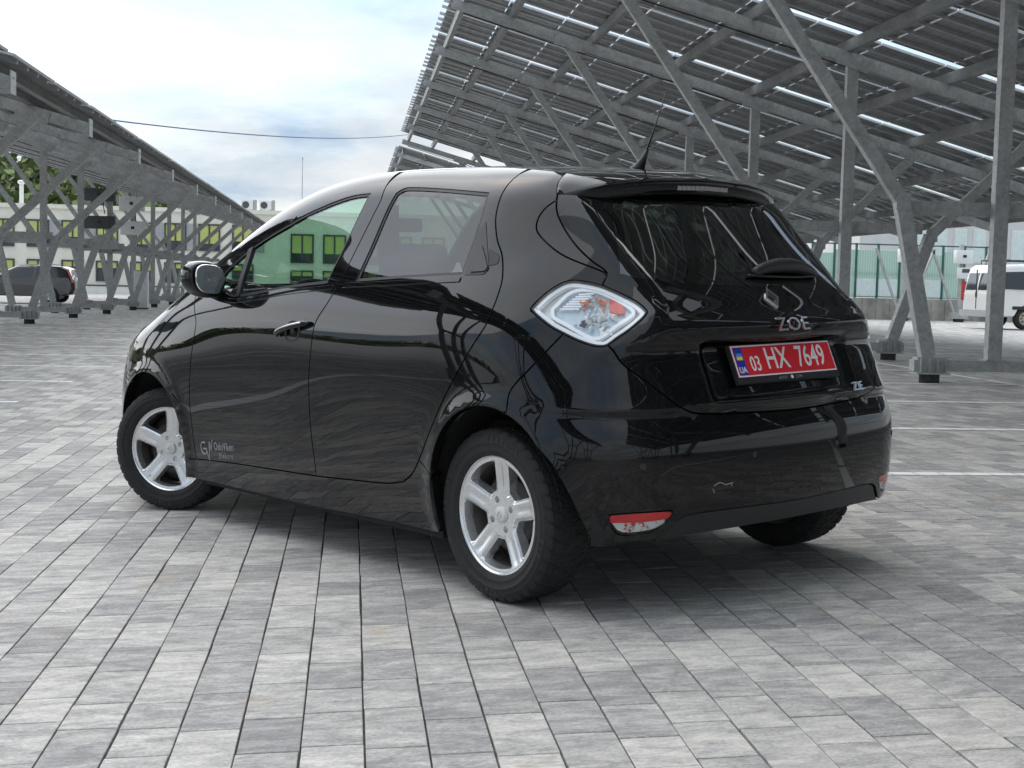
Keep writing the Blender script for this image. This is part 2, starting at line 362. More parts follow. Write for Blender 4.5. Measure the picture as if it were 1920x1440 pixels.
def frame_meshes(low):
    """one support frame in the x-z plane, post at x=0: list of (name, mesh, sub)"""
    out = []
    def add(name, m, mat, sub=None):
        me = bpy.data.meshes.new(name); me.from_pydata(m.v, [], m.f); me.materials.append(M[mat]); out.append((name, me, sub))
    add('base_beam', MB().box(-.98, .98, -.07, .07, .14, .27), 'galvanised')
    for s in (-1, 1):
        x = s * .76; m = MB().box(x - .20, x + .20, -.12, .12, .105, .125).box(x - .18, x + .18, -.075, .075, .125, .30)
        for dx in (-.15, -.05, .05, .15): m.box(x + dx - .007, x + dx + .007, -.118, -.076, .126, .285).box(x + dx - .007, x + dx + .007, .076, .118, .126, .285)
        add('foot', m, 'galvanised')
        p = MB(); n = 14
        p.add([(x + .12 * math.cos(2 * math.pi * k / n), .095 * math.sin(2 * math.pi * k / n), z) for z in (-.02, .1045) for k in range(n)], [(k, (k + 1) % n, n + (k + 1) % n, n + k) for k in range(n)])
        add('foot_pad', p, 'rubber_pad', 'foot')
    # post: an open channel, not a solid bar
    m = MB().box(-.085, .085, -.055, -.045, .272, 4.42).box(-.085, -.075, -.0448, .055, .272, 4.42).box(.075, .085, -.0448, .055, .272, 4.42).box(-.074, -.03, .045, .055, .272, 4.42).box(.03, .074, .045, .055, .272, 4.42)
    add('post', m, 'galvanised')
    kl, kr = (-1.19, 2.08), (1.35, 1.92); tl = (-3.57, zr(-3.57)); tr = (3.08, zr(3.08))
    for (x0, z0), (x1, z1) in (((-.80, .302), kl), ((.80, .302), kr)): add('leg', MB().beam((x0, 0, z0), (x1, 0, z1), .17, .12), 'galvanised')
    for (x0, z0), (x1, z1) in ((kl, tl), (kr, tr)): add('strut', MB().beam((x0, 0, z0), (x1, 0, z1 - .01), .15, .11), 'galvanised')
    for (x, z) in (kl, kr):
        m = MB().box(x - .085, x + .085, -.076, -.066, z - .10, z + .10)
        for bx_, bz_ in ((-.05, -.06), (.05, -.06), (-.05, .06), (.05, .06)): m.box(x + bx_ - .016, x + bx_ + .016, -.092, -.075, z + bz_ - .016, z + bz_ + .016)
        add('gusset_plate', m, 'galvanised')
    add('base_plate', MB().box(-.12, .12, -.10, .10, .2705, .285), 'galvanised')
    add('cable', MB().tube([(-5.5, .07, zr(-5.5) - .01), (-3.2, .07, zr(-3.2) - .04), (-1.0, .07, zr(-1.0) - .02), (.06, .07, zr(.06) - .03), (.07, .075, 3.2), (.07, .075, .4)], .012, 5), 'cable_black')
    add('tie_beam', MB().box(-1.1, 1.25, .062, .16, 1.94, 2.10), 'galvanised')
    m = MB().beam((-5.7, 0, zr(-5.7) + .095), (low + .05, 0, zr(low + .05) + .095), .17, .10)
    for x in (-3.57, 0, 3.08): m.beam((x - .25, -.062, zr(x - .25) + .05), (x + .25, -.062, zr(x + .25) + .05), .20, .014)
    add('rafter', m, 'galvanised')
    e_ = low + .052; m = MB().box(e_, e_ + .014, -.13, .13, zr(e_) - .03, zr(e_) + .25).box(e_ - .25, e_ - .001, -.062, -.052, zr(e_) - .03, zr(e_) + .02)
    add('end_plate', m, 'galvanised')
    return out
FMS = {3.9: frame_meshes(3.9), 7.4: frame_meshes(7.4)}
def carport(xp, side, y0, nbay, label, own_max=290, rows=9, low=3.9, kind_group='solar carports over the parking bays'):
    root = empty('solar_carport', (2.0 * side, 0, 0), (0, TILT, 0), label=label, cat='carport', group=kind_group)
    ys = [y0 + BAY * k for k in range(nbay + 1)]
    for y in ys:
        last = {}
        for name, me, sub in FMS[low]:
            o = link(bpy.data.objects.new(name, me), last['foot'] if sub else root)
            if not sub: o.location = (xp, y, 0)
            last[name] = o
    ya, yb = ys[0] - .45, ys[-1] + .45
    for dx in (-5.46, -4.59, -3.09, -1.55, -.06, 1.52, 3.05) + ((3.72,) if low < 4 else (4.6, 6.1, 7.2)):
        z = zr(dx) + .184
        m = MB().box(xp + dx - .045, xp + dx + .045, ya, yb, z, z + .012).box(xp + dx - .045, xp + dx - .033, ya, yb, z + .0125, z + .17).box(xp + dx - .0325, xp + dx + .045, ya, yb, z + .158, z + .17)
        m.build('purlin', 'galvanised_dark', root)
    rail_me = None
    for k in range(nbay):
        for dy in (.22, .78, 1.34, 1.90, 2.60, 3.16, 3.72, 4.28):
            m = MB().beam((low - rows * 1.05 * .965, 0, zr(low - rows * 1.05 * .965) + .392), (low + .06, 0, zr(low + .06) + .392), .05, .055)
            if rail_me is None:
                rail_me = bpy.data.meshes.new('rail'); rail_me.from_pydata(m.v, [], m.f); rail_me.materials.append(M['aluminium'])
            o = link(bpy.data.objects.new('rail', rail_me), root); o.location = (xp, ys[k] + dy, 0)
    ang = math.atan(SL); cnt = 0; rest = MB(); rs = []
    spots = []
    for k in range(nbay):
        for c in range(2):
            y = ys[k] + (1.05, 3.45)[c]
            for r in range(rows):
                dx = low + .10 - (rows - r - .5) * 1.05 * math.cos(ang)
                spots.append((y, dx))
    spots.sort(key=lambda s: abs(s[0] - 14))
    for i, (y, dx) in enumerate(spots):
        z = zr(dx) + .420 + rng.normal(0, .003)
        if i < own_max:
            o = link(bpy.data.objects.new('solar_panel', PANEL), root); o.location = (xp + dx, y + rng.normal(0, .006), z); o.rotation_euler = (rng.normal(0, .002), ang, 0)
        else: rs.append((xp + dx, y, z))
    if rs:
        mm = MB(); ca, sa = math.cos(ang), math.sin(ang)
        for (x, y, z) in rs:
            for f_i in range(0, len(PANEL_MB.f), 6):
                mm.cur = PANEL_MB.mi[f_i]; vv = [PANEL_MB.v[j] for j in range(f_i // 6 * 8, f_i // 6 * 8 + 8)]
                mm.add([(x + a * ca + c * sa, y + b, z - a * sa + c * ca) for a, b, c in vv], MB.BF)
        tag(mm.build('solar_panels', ['aluminium', 'solar_cells', 'plain_black'], root), kind='stuff')
    return root
carport(5.40, 1, -14.8, 13, 'long grey steel solar carport with its high open edge above the black hatchback', 295, 13, 7.4)
carport(5.40, 1, 55.4, 3, 'short solar carport standing beyond a gap at the end of the long one', 80, 13, 7.4)
carport(-6.12, -1, -7.55, 16, 'solar carport with its low eave along the aisle, electrical boxes hanging on its posts')
# ------------------------------------------------------------------ things around the lot
RY = Matrix.Rotation(TILT, 3, 'Y')
def LW(side, x, y, z=0.0): return Vector((2.0 * side, 0, 0)) + RY @ Vector((x, y, z))
def stand(name, side, x, y, z=0.0, rz=0.0, label=None, cat=None, group=None):
    o = empty(name, LW(side, x, y, z), label=label, cat=cat, group=group)
    o.rotation_euler = (Matrix.Rotation(TILT, 4, 'Y') @ Matrix.Rotation(rz, 4, 'Z')).to_euler(); return o
simple('plaster_cream', (.74, .71, .61), .85, var=.06, scale=1.5, bump=.1)
simple('plaster_white', (.74, .73, .69), .85, var=.06, scale=1.2)
simple('plaster_grey', (.36, .36, .36), .8, var=.08, scale=2)
simple('window_frame', (.05, .052, .06), .5)
simple('blind_green', (.50, .53, .17), .7, var=.06)
simple('pane_dark', (.035, .045, .05), .08, var=.3, scale=.8, Specular_IOR_Level=.6)
simple('box_white', (.70, .71, .70), .45, var=.05)
simple('box_dark', (.06, .065, .07), .5)
simple('concrete', (.30, .285, .25), .9, var=.4, scale=1.3, bump=.3)
simple('fence_green', (.02, .10, .075), .5)
simple('cable_blue', (.05, .08, .22), .5)
def poly():
    t = NT('fence_sheet'); v = t.coord('Object'); w = t.n('ShaderNodeTexWave'); w.inputs['Scale'].default_value = 3.2; w.inputs['Distortion'].default_value = 0; t.link(v, w.inputs['Vector'])
    c = t.mix(w.outputs['Fac'], (.46, .60, .53), (.60, .72, .66)); d = t.n('ShaderNodeBsdfTranslucent'); t.link(c, d.inputs[0])
    p = t.bsdf(c, .35); mx = t.n('ShaderNodeMixShader'); mx.inputs[0].default_value = .5; t.link(p, mx.inputs[1]); t.link(d.outputs[0], mx.inputs[2]); M['fence_sheet'] = t.done(mx.outputs[0])
poly()
simple('fence_pale', (.62, .71, .69), .3, var=.08)
simple('hall_grey', (.60, .60, .585), .85, var=.08, scale=.8)
simple('foliage', (.12, .155, .055), .8, var=.5, scale=.12)
simple('hill_ground', (.09, .10, .05), .95, var=.4, scale=.03)

# office building behind the left carport
b = stand('office_building', -1, 0, 88, 0, 0, 'cream two-storey office building with yellow-green blinds behind the left carport', 'building')
wallm = MB().box(-60, 10.0, 0, 12, -1.5, 5.18); wallm.build('wall', 'plaster_cream', b)
MB().box(-60.2, 10.2, -.14, -.004, 5.14, 5.40).box(-60.2, 10.2, 0, 12.2, 5.184, 5.40).build('parapet', 'plaster_cream', b)
MB().box(-60, 10.0, -.07, -.004, -1.5, .42).build('plinth', 'plaster_white', b)
MB().box(-60, 10.0, -.10, -.072, .42, .50).build('rain_strip', 'window_frame', b)
def add_window(x, z0, z1, w, drop):
    fr = MB(); t = .09
    for a, c, e, f in ((x - w / 2, x - w / 2 + t, z0, z1), (x + w / 2 - t, x + w / 2, z0, z1), (x - w / 2 + t, x + w / 2 - t, z0, z0 + t), (x - w / 2 + t, x + w / 2 - t, z1 - t, z1), (x - .04, x + .04, z0 + t, z1 - t)): fr.box(a, c, -.10, -.003, e, f)
    o = fr.build('window', 'window_frame', b)
    MB().box(x - w / 2 + t, x + w / 2 - t, -.03, -.006, z0 + t, z1 - t).build('pane', 'pane_dark', o)
    zc = z1 - t - drop * (z1 - z0 - 2 * t)
    for s in (-1, 1):
        xa, xb = sorted((x + s * .05, x + s * (w / 2 - t - .01))); MB().box(xa, xb, -.05, -.032, zc, z1 - t - .01).build('blind', 'blind_green', o)
xk = -34.0
while xk < -3.2:
    add_window(xk, 2.75, 4.45, 1.35, rng.uniform(.55, 1)); add_window(xk, .72, 2.0, 1.35, rng.uniform(.2, .7)); xk += 2.08
for xk in (-1.19, .84, 2.9, 5.0, 7.1): add_window(xk, 2.15, 3.98, 1.45, rng.uniform(.6, .75)); add_window(xk, .0 + .62, 1.7, 1.45, .3)
xk = -33.0
k = 0
while xk < -3:
    if k % 3 != 1: MB().box(xk - .33, xk + .33, -.05, -.004, 2.75, 4.45).build('facade_panel', 'plaster_grey', b)
    xk += 2.08; k += 1
for xa, lab in ((-4.65, 'white air conditioner on the cream roof, beside the overhanging carport eave'), (-3.50, 'white air conditioner on the cream roof, on the mast side of its twin')):
    a = stand('air_conditioner', -1, xa, 89.2, 5.40, 0, lab, 'air conditioner', 'air conditioners on the office roof')
    MB().box(-.44, .30, -.2, .2, .08, .66).build('casing', 'box_white', a)
    m = MB(); n = 20; m.add([(-.16 + .22 * math.cos(2 * math.pi * j / n), y, .37 + .22 * math.sin(2 * math.pi * j / n)) for y in (-.225, -.202) for j in range(n)], [(j, (j + 1) % n, n + (j + 1) % n, n + j) for j in range(n)] + [tuple(range(n - 1, -1, -1))]); m.build('fan', 'box_dark', a)
    MB().box(-.4, -.3, -.18, .18, 0, .078).box(.2, .28, -.18, .18, 0, .078).build('bracket', 'box_dark', a)
    MB().box(.32, .52, -.15, .15, .0, .70).build('side_unit', 'plaster_grey', a)
v_ = stand('vent_pipe', -1, -18.8, 90, 5.40, 0, 'white vent pipe with a cowl on the office roof below the wooded hill', 'vent')
MB().tube([(0, 0, 0), (0, 0, 1.3)], .13, 12).build('pipe', 'box_white', v_); MB().tube([(0, 0, 1.3), (0, 0, 1.36), (0, 0, 1.5), (0, 0, 1.55)], [.14, .24, .24, .1], 12).build('cowl', 'box_white', v_)
m_ = stand('radio_mast', -1, -1.38, 92, 5.40, 0, 'thin grey radio mast rising from the office roof', 'mast')
MB().tube([(0, 0, 0), (0, 0, 2.0), (0, 0, 3.6)], [.035, .03, .02], 8).build('pole', 'galvanised', m_); MB().tube([(0, 0, 3.6), (0, 0, 3.72)], [.05, .05], 8).build('cap', 'galvanised', m_)

# wooded hill
hx_ = np.linspace(-420, 60, 60); hy_ = np.linspace(0, 120, 14); V = []
def hill_h(x, t):
    r = 11.5 + 5.5 * np.exp(-((x + 62) / 55) ** 2) + 1.2 * math.sin(x * .11) + .8 * math.sin(x * .31 + 1)
    r *= 1 / (1 + math.exp((x + 18) / 5.0))
    return -2 + (r + 2) * (1 - (1 - t) ** 2)
def hill_pt(x, t): 
    yy = 165 - max(0, -x - 60) * .55
    return (x, yy + 120 * t * .6, hill_h(x, t))
nxh = len(hx_)
V = [hill_pt(x, t) for t in np.linspace(0, 1, 14) for x in hx_]
tag(make('hill', V, [(j * nxh + i, j * nxh + i + 1, (j + 1) * nxh + i + 1, (j + 1) * nxh + i) for j in range(13) for i in range(nxh - 1)], 'hill_ground', smooth=True), kind='structure')
LV = []; 
for _ in range(900):
    x = rng.uniform(-330, -8) if rng.random() < .45 else rng.uniform(-75, -16); t = rng.random() ** 1.4; c = np.array(hill_pt(x, t)); s = rng.uniform(1.6, 3.4)
    c[2] += s * .5
    nq = 46
    d = rng.normal(size=(nq, 3)); d /= np.linalg.norm(d, axis=1)[:, None]; p = c + d * s * rng.uniform(.55, 1.05, (nq, 1)) * np.array([1, 1, 1.15])
    a = rng.normal(size=(nq, 3)); a /= np.linalg.norm(a, axis=1)[:, None]; bb = np.cross(a, rng.normal(size=(nq, 3))); bb /= np.linalg.norm(bb, axis=1)[:, None]
    w = s * .22 * rng.uniform(.6, 1.4, (nq, 1)); LV.append(np.stack([p - a * w - bb * w, p + a * w - bb * w * .4, p + a * w * .6 + bb * w, p - a * w * .7 + bb * w], 1).reshape(-1, 3))
LV = np.concatenate(LV); nf = len(LV) // 4
me = bpy.data.meshes.new('wood'); me.vertices.add(len(LV)); me.vertices.foreach_set('co', LV.ravel()); me.loops.add(nf * 4); me.polygons.add(nf)
me.loops.foreach_set('vertex_index', np.arange(nf * 4, dtype=np.int32)); me.polygons.foreach_set('loop_start', (np.arange(nf) * 4).astype(np.int32)); me.polygons.foreach_set('loop_total', np.full(nf, 4, np.int32)); me.materials.append(M['foliage']); me.update(); me.shade_flat()
tag(link(bpy.data.objects.new('wood', me)), 'green wood covering the hill behind the office building', kind='stuff')

# boundary fence on the right
f_ = stand('boundary_fence', 1, 0, 51.5, 0, 0, 'tall fence of translucent pale green sheets between dark green posts', 'fence')
for k in range(17):
    x = 8.6 + k * .88
    MB().box(x - .035, x + .035, -.06, .04, .802, 2.92).build('post', 'fence_green', f_)
    if k < 15: MB().box(x + .038, x + .842, -.012, .012, .85, (2.66 if k % 5 != 3 else 2.52)).build('sheet', 'fence_pale' if k in (10, 11, 12) and False else 'fence_sheet', f_)
for z in (.835, 1.75, 2.86): MB().box(8.5, 22.9, .042, .075, z, z + .05).build('fence_rail', 'fence_green', f_)
for k in (10, 11, 13): MB().box(8.6 + k * .88 + .05, 8.6 + (k + 1) * .88 - .05, -.03, -.014, .88, 1.55).build('pale_pane', 'fence_pale', f_)
w_ = stand('concrete_wall', 1, 0, 51.5, 0, 0, 'low stained concrete wall carrying the green fence', 'wall')
MB().box(4, 44, -.18, .18, -.6, .80).build('wall_body', 'concrete', w_)
for k in range(26): MB().box(8.7 + k * .56, 8.7 + k * .56 + .22, -.225, -.182, -.3, .74).build('rib', 'concrete', w_)
hb = stand('industrial_hall', 1, 0, 62, 0, 0, 'grey and white industrial hall with a band of upright windows behind the white van', 'building')
MB().box(21.5, 60, 0, 10, -2, 5.6).build('wall', 'hall_grey', hb)
MB().box(21.5, 25.0, -.06, -.004, 0, 3.0).build('white_panel', 'plaster_white', hb)
for k in range(12):
    x = 24.2 + k * .95; o = MB().box(x, x + .62, -.05, -.004, 2.5, 4.1).build('window', 'plaster_white', hb); MB().box(x + .05, x + .57, -.07, -.052, 2.56, 4.04).build('pane', 'fence_pale', o)

# electrical boxes
def inverter(side, x, y, z, label, mat, w=.62, h=.46, d=.3, rz=0):
    o = stand('inverter', side, x, y, z, rz, label, 'electrical box', 'electrical boxes on the carport posts')
    rbox('casing', (w, d, h), (0, 0, h / 2), mat, o, .02, 2)
    MB().box(-.06, .06, -d / 2 - .008, -d / 2 + .002, h * .42, h * .62).build('display', 'plain_black', o)
    m = MB()
    for k in range(6): m.box(-w / 2 + .06 + k * (w - .12) / 6, -w / 2 + .06 + k * (w - .12) / 6 + .03, d / 2 - .002, d / 2 + .04, .05, h - .05)
    m.build('cooling_fins', 'box_dark', o); MB().tube([(.12, -.02, 0), (.12, -.02, -.2), (.16, .02, -.42)], .016, 6).build('cable', 'cable_black', o); return o
inverter(-1, -6.42, 47.27, 3.60, 'upper dark fan-cooled electrical box on the left carport post', 'box_dark', 1.0, .42)
inverter(-1, -6.42, 47.27, 2.68, 'lower dark fan-cooled electrical box on the left carport post', 'box_dark', 1.0, .42)
inverter(-1, -6.15, 52.24, 3.52, 'upper white electrical box on the left carport post', 'box_white', .9, .52)
inverter(-1, -6.10, 52.24, 2.64, 'lower white electrical box on the left carport post', 'box_white', .9, .50)
h_ = stand('feed_hopper', -1, -6.3, 47.22, 1.88, 0, 'grey tapered box hanging under the dark electrical boxes', 'hopper')
MB().add([(-.22, -.15, .6), (.22, -.15, .6), (.22, .12, .6), (-.22, .12, .6), (-.42, -.18, .12), (.42, -.18, .12), (.42, .12, .12), (-.42, .12, .12)], [(4, 5, 6, 7)[::-1], (0, 1, 2, 3), (4, 5, 1, 0), (5, 6, 2, 1), (6, 7, 3, 2), (7, 4, 0, 3)]).build('hood', 'galvanised', h_); MB().box(-.3, .3, -.16, .11, .0, .118).build('tray', 'galvanised_dark', h_)
c_ = stand('cable_cabinet', -1, -5.2, 48.2, 0, 0, 'narrow white cabinet standing on the ground under the left carport', 'cabinet')
rbox('casing', (.46, .35, 1.25), (0, 0, .675), 'box_white', c_, .02, 2); MB().box(-.23, .23, -.17, .17, 0, .05).build('plinth', 'box_dark', c_); MB().box(-.16, -.14, -.185, -.176, .55, .8).build('handle', 'plain_black', c_)
def inv_stand(x, y, label, wires):
    o = stand('inverter_stand', 1, x, y, 0, 0, label, 'electrical stand', 'electrical boxes on braced stands before the green fence')
    MB().box(-.3, .3, -.16, .16, .12, .34).box(-.34, .34, -.18, .18, .10, .12).build('foot', 'galvanised', o); MB().box(-.16, .16, -.12, .12, -.02, .098).build('foot_pad', 'rubber_pad', o)
    MB().box(-.07, .07, -.06, .06, .342, 2.9).build('post', 'galvanised', o)
    for s in (-1, 1): MB().beam((s * .2, 0, .34), (s * 1.15, 0, 2.7), .08, .08).build('brace', 'galvanised', o)
    rbox('casing', (.66, .3, .5), (-.02, -.22, 2.42), 'box_white', o, .02, 2); MB().box(-.1, .04, -.385, -.368, 2.4, 2.5).build('display', 'plain_black', o)
    if wires:
        rbox('switch_box', (.5, .26, .42), (.05, -.22, 1.82), 'box_white', o, .02, 2); MB().box(-.1, .2, -.362, -.348, 1.84, 1.98).build('fuse_window', 'box_dark', o)
        MB().tube([(.32, -.22, 1.95), (.55, -.22, 1.85), (.62, -.22, 1.6), (.4, -.22, 1.45), (.1, -.2, 1.5)], .03, 8).build('cable', 'cable_black', o)
inv_stand(18.6, 49.6, 'braced stand with one white electrical box before the green fence', False)
inv_stand(20.8, 49.6, 'braced stand with two white boxes and a looped black cable, beside the van', True)

# overhead cable
pa, pb = LW(-1, -6.2, 30, 4.25), Vector((8.0, 78, 9.2)); pts = []
A_, B_ = Vector((-4.69 - 3.4, 24.3, 4.02)), Vector((2.08, 60, 7.23)); dirv = B_ - Vector((-4.69, 30, 4.25))
P0 = Vector((-4.69, 30, 4.25)) - dirv * .04; P1 = B_ + dirv * .25
for i in range(25):
    t = i / 24; p = P0.lerp(P1, t); p.z -= .35 * 4 * t * (1 - t) - .28; pts.append(p)
tag(MB().tube(pts, .016, 6).build('overhead_cable', 'cable_blue'), 'thin blue cable hanging across the sky between the two carports', 'cable')

# ------------------------------------------------------------------ background vehicles
simple('van_white', (.72, .71, .67), .35, var=.06, scale=1.5, Coat_Weight=.5)
simple('suv_black', (.012, .013, .014), .12, Coat_Weight=1.0)
simple('trim_black', (.02, .02, .021), .6)
simple('tyre_plain', (.022, .022, .023), .85)
simple('hub_beige', (.42, .38, .28), .5)
simple('hub_silver', (.55, .56, .57), .35, .8)
simple('red_lens', (.42, .012, .015), .15, Coat_Weight=1.0)
simple('window_black', (.012, .016, .018), .04, Specular_IOR_Level=.7)
def extrude_profile(prof, halfw, bev=.06):
    """side profile (x,z) swept across the width with rounded shoulders and tumblehome; halfw(z)"""
    n = len(prof); prof = np.array(prof); c = prof.mean(0); V = []; Fs = []
    rows = [(-1, .90), (-.97, .955), (-.90, .99), (-.75, 1), (.75, 1), (.90, .99), (.97, .955), (1, .90)]
    for s, k in rows:
        for x, z in prof:
            X, Z = c[0] + (x - c[0]) * (1 - (1 - k) * .55), c[1] + (z - c[1]) * (1 - (1 - k) * .9); V.append((X, s * halfw(Z), Z))
    for j in range(len(rows) - 1):
        for i in range(n): Fs.append((j * n + i, j * n + (i + 1) % n, (j + 1) * n + (i + 1) % n, (j + 1) * n + i))
    Fs += [tuple(range(n)), tuple((len(rows) - 1) * n + i for i in range(n - 1, -1, -1))]
    return V, Fs
def bg_wheel(parent, x, y, r, hub):
    s = 1 if y > 0 else -1
    o = MB().lathe_y([(r * .62, s * .09), (r * .9, s * .105), (r, s * .07), (r, -s * .09), (r * .6, -s * .1)], 28, (0, 0, 0)).build('wheel', 'tyre_plain', parent, True); o.location = (x, y, r)
    MB().lathe_y([(.001, s * .085), (r * .2, s * .09), (r * .5, s * .075), (r * .63, s * .088)], 28).build('hub', hub, o, True)
    m = MB()
    for k in range(8):
        a = 2 * math.pi * k / 8; m.beam((r * .30 * math.cos(a), s * .096, r * .30 * math.sin(a)), (r * .5 * math.cos(a), s * .096, r * .5 * math.sin(a)), .03, .02)
    m.build('hub_hole', 'trim_black', o); return o
def flat_poly(name, pts, y, mat, parent, th=.012):
    n = len(pts); s = 1 if y > 0 else -1
    V = [(x, y, z) for x, z in pts] + [(x, y - s * th, z) for x, z in pts]
    return make(name, V, [tuple(range(n)), tuple(range(2 * n - 1, n - 1, -1))] + [(i, n + i, n + (i + 1) % n, (i + 1) % n) for i in range(n)], mat, parent)
# white van: rear at x=0, nose towards +x
van = stand('van', 1, 17.25, 40.7, 0, 0.05, 'dirty white passenger van with roof bars parked before the green fence', 'van')
vp = [(.02, .42), (0, .55), (.0, 1.05), (.08, 1.55), (.16, 1.86), (.30, 1.95), (1.2, 2.0), (2.9, 1.97), (3.2, 1.9), (3.9, 1.25), (4.5, 1.05), (4.75, .8), (4.8, .45), (4.4, .34), (4.2, .62), (3.95, .74), (3.7, .72), (3.5, .6), (3.38, .34), (1.62, .34), (1.5, .6), (1.3, .73), (1.05, .74), (.82, .62), (.68, .36), (.3, .36)]
vw = lambda z: .94 - max(0, z - 1.05) * .13
V, Fs = extrude_profile(vp, vw); make('body', V, Fs, 'van_white', van, True).data.shade_flat()
for s in (-1, 1):
    for wx in (1.16, 3.8): bg_wheel(van, wx, s * .82, .33, 'hub_beige')
    a = .86 * s
    for pts in ([(.42, 1.22), (.48, 1.74), (1.55, 1.78), (1.6, 1.20)], [(1.72, 1.20), (1.7, 1.78), (2.75, 1.76), (2.85, 1.18)]):
        V_ = [(x, s * (vw(z) + .010), z) for x, z in pts] + [(x, s * (vw(z) - .03), z) for x, z in pts]
        make('side_window', V_, [(0, 1, 2, 3), (7, 6, 5, 4)] + [(i, 4 + i, 4 + (i + 1) % 4, (i + 1) % 4) for i in range(4)], 'window_black', van)
    MB().box(.7, 4.35, s * .945 - .01, s * .945 + .012, .60, .70).build('side_moulding', 'trim_black', van)
    MB().box(-.02, .10, s * .87 - .06, s * .87 + .075, .86, 1.45).build('tail_light', 'red_lens', van)
    MB().box(.4, 4.4, s * .945 - .012, s * .945 + .012, .62, .74).build('side_trim', 'trim_black', van) if False else None
    m = MB().tube([(.5, s * .72, 2.0), (.5, s * .72, 2.10), (2.7, s * .72, 2.10), (2.7, s * .72, 2.0)], .02, 6); m.build('roof_rail', 'trim_black', van)
for x in (.6, 1.5, 2.5): MB().tube([(x, -.8, 2.11), (x, .8, 2.11)], .022, 6).build('roof_bar', 'trim_black', van)
MB().add([(.006, -.70, 1.18), (.006, -.06, 1.18), (.095, -.06, 1.70), (.095, -.66, 1.70), (.10, -.70, 1.18), (.10, -.06, 1.18), (.17, -.06, 1.7), (.17, -.66, 1.7)], MB.BF).build('rear_window', 'pane_dark', van)
MB().add([(.006, .06, 1.18), (.006, .70, 1.18), (.095, .66, 1.70), (.095, .06, 1.70), (.10, .06, 1.18), (.10, .70, 1.18), (.17, .66, 1.7), (.17, .06, 1.7)], MB.BF).build('rear_window', 'pane_dark', van)
MB().box(-.08, .06, -.90, .90, .36, .56).build('rear_bumper', 'plaster_grey', van); MB().box(-.03, .0, -.03, .03, .95, 1.12).build('door_handle', 'trim_black', van); MB().box(-.02, .012, -.006, .006, .6, 1.8).build('door_seam', 'trim_black', van)

# dark estate car: rear at x=0, nose towards -x
suv = stand('estate_car', -1, -8.55, 55.0, 0, math.pi - .03, 'black estate car with tall red tail light parked behind the left carport', 'car')
spf = [(.10, .36), (.0, .55), (.03, .85), (.14, 1.02), (.30, 1.33), (.55, 1.42), (1.4, 1.46), (2.2, 1.42), (2.95, 1.05), (3.9, .95), (4.4, .80), (4.55, .5), (4.45, .28), (4.1, .26), (4.0, .52), (3.78, .66), (3.5, .66), (3.28, .5), (3.2, .26), (1.38, .26), (1.28, .5), (1.05, .66), (.78, .66), (.56, .5), (.48, .3)]
sw = lambda z: .91 - max(0, z - .9) * .38
V, Fs = extrude_profile(spf, sw); make('body', V, Fs, 'suv_black', suv, True).data.shade_flat()
for s in (-1, 1):
    for wx in (.92, 3.64): bg_wheel(suv, wx, s * .80, .33, 'hub_silver')
    for pts in ([(.62, 1.0), (.62, 1.32), (1.45, 1.36), (1.5, .98)], [(1.58, .98), (1.53, 1.36), (2.05, 1.33), (2.72, .98)]): 
        n_ = len(pts); V_ = [(x, s * (sw(z) + .006), z) for x, z in pts] + [(x, s * (sw(z) - .02), z) for x, z in pts]
        make('side_window', V_, [tuple(range(n_)), tuple(range(2 * n_ - 1, n_ - 1, -1))] + [(i, n_ + i, n_ + (i + 1) % n_, (i + 1) % n_) for i in range(n_)], 'pane_dark', suv)
    m = MB(); m.beam((.28, s * .70, 1.30), (.12, s * .80, 1.0), .08, .14).beam((.12, s * .80, 1.0), (.05, s * .84, .8), .08, .16); m.build('tail_light', 'red_lens', suv)
    MB().tube([(.7, s * .60, 1.45), (.75, s * .60, 1.49), (2.1, s * .6, 1.47), (2.2, s * .6, 1.42)], .014, 6).build('roof_rail', 'hub_silver', suv)
    rbox('mirror', (.2, .18, .13), (2.62, s * 1.0, 1.02), 'suv_black', suv, .04, 2)
MB().add([(.17, -.6, 1.02), (.17, .6, 1.02), (.33, .52, 1.32), (.33, -.52, 1.32), (.25, -.6, 1.02), (.25, .6, 1.02), (.38, .52, 1.32), (.38, -.52, 1.32)], MB.BF).build('rear_window', 'pane_dark', suv)
# ================================================================== the black hatchback
# Car frame: x forward from the rear axle, y to its left, z up. The skin is one smooth level set F = 0;
# every panel is a piece of it with its own rolled edges.
def spl(xk, yk):
    xk = np.asarray(xk, float); yk = np.asarray(yk, float); n = len(xk); h = np.diff(xk)
    A = np.zeros((n, n)); b = np.zeros(yk.shape); A[0, 0] = A[-1, -1] = 1
    for i in range(1, n - 1):
        A[i, i - 1] = h[i - 1]; A[i, i] = 2 * (h[i - 1] + h[i]); A[i, i + 1] = h[i]
        b[i] = 6 * ((yk[i + 1] - yk[i]) / h[i] - (yk[i] - yk[i - 1]) / h[i - 1])
    m = np.linalg.solve(A, b)
    s0 = (yk[1] - yk[0]) / h[0] - h[0] * (2 * m[0] + m[1]) / 6; s1 = (yk[-1] - yk[-2]) / h[-1] + h[-1] * (m[-2] + 2 * m[-1]) / 6
    def f(x):
        x = np.asarray(x, float); xc = np.clip(x, xk[0], xk[-1]); i = np.clip(np.searchsorted(xk, xc) - 1, 0, n - 2)
        d = xc - xk[i]; hh = h[i]; e = xk[i + 1] - xc
        r = m[i] * e ** 3 / (6 * hh) + m[i + 1] * d ** 3 / (6 * hh) + (yk[i] / hh - m[i] * hh / 6) * e + (yk[i + 1] / hh - m[i + 1] * hh / 6) * d
        return r + np.where(x < xk[0], (x - xk[0]) * s0, 0) + np.where(x > xk[-1], (x - xk[-1]) * s1, 0)
    return f
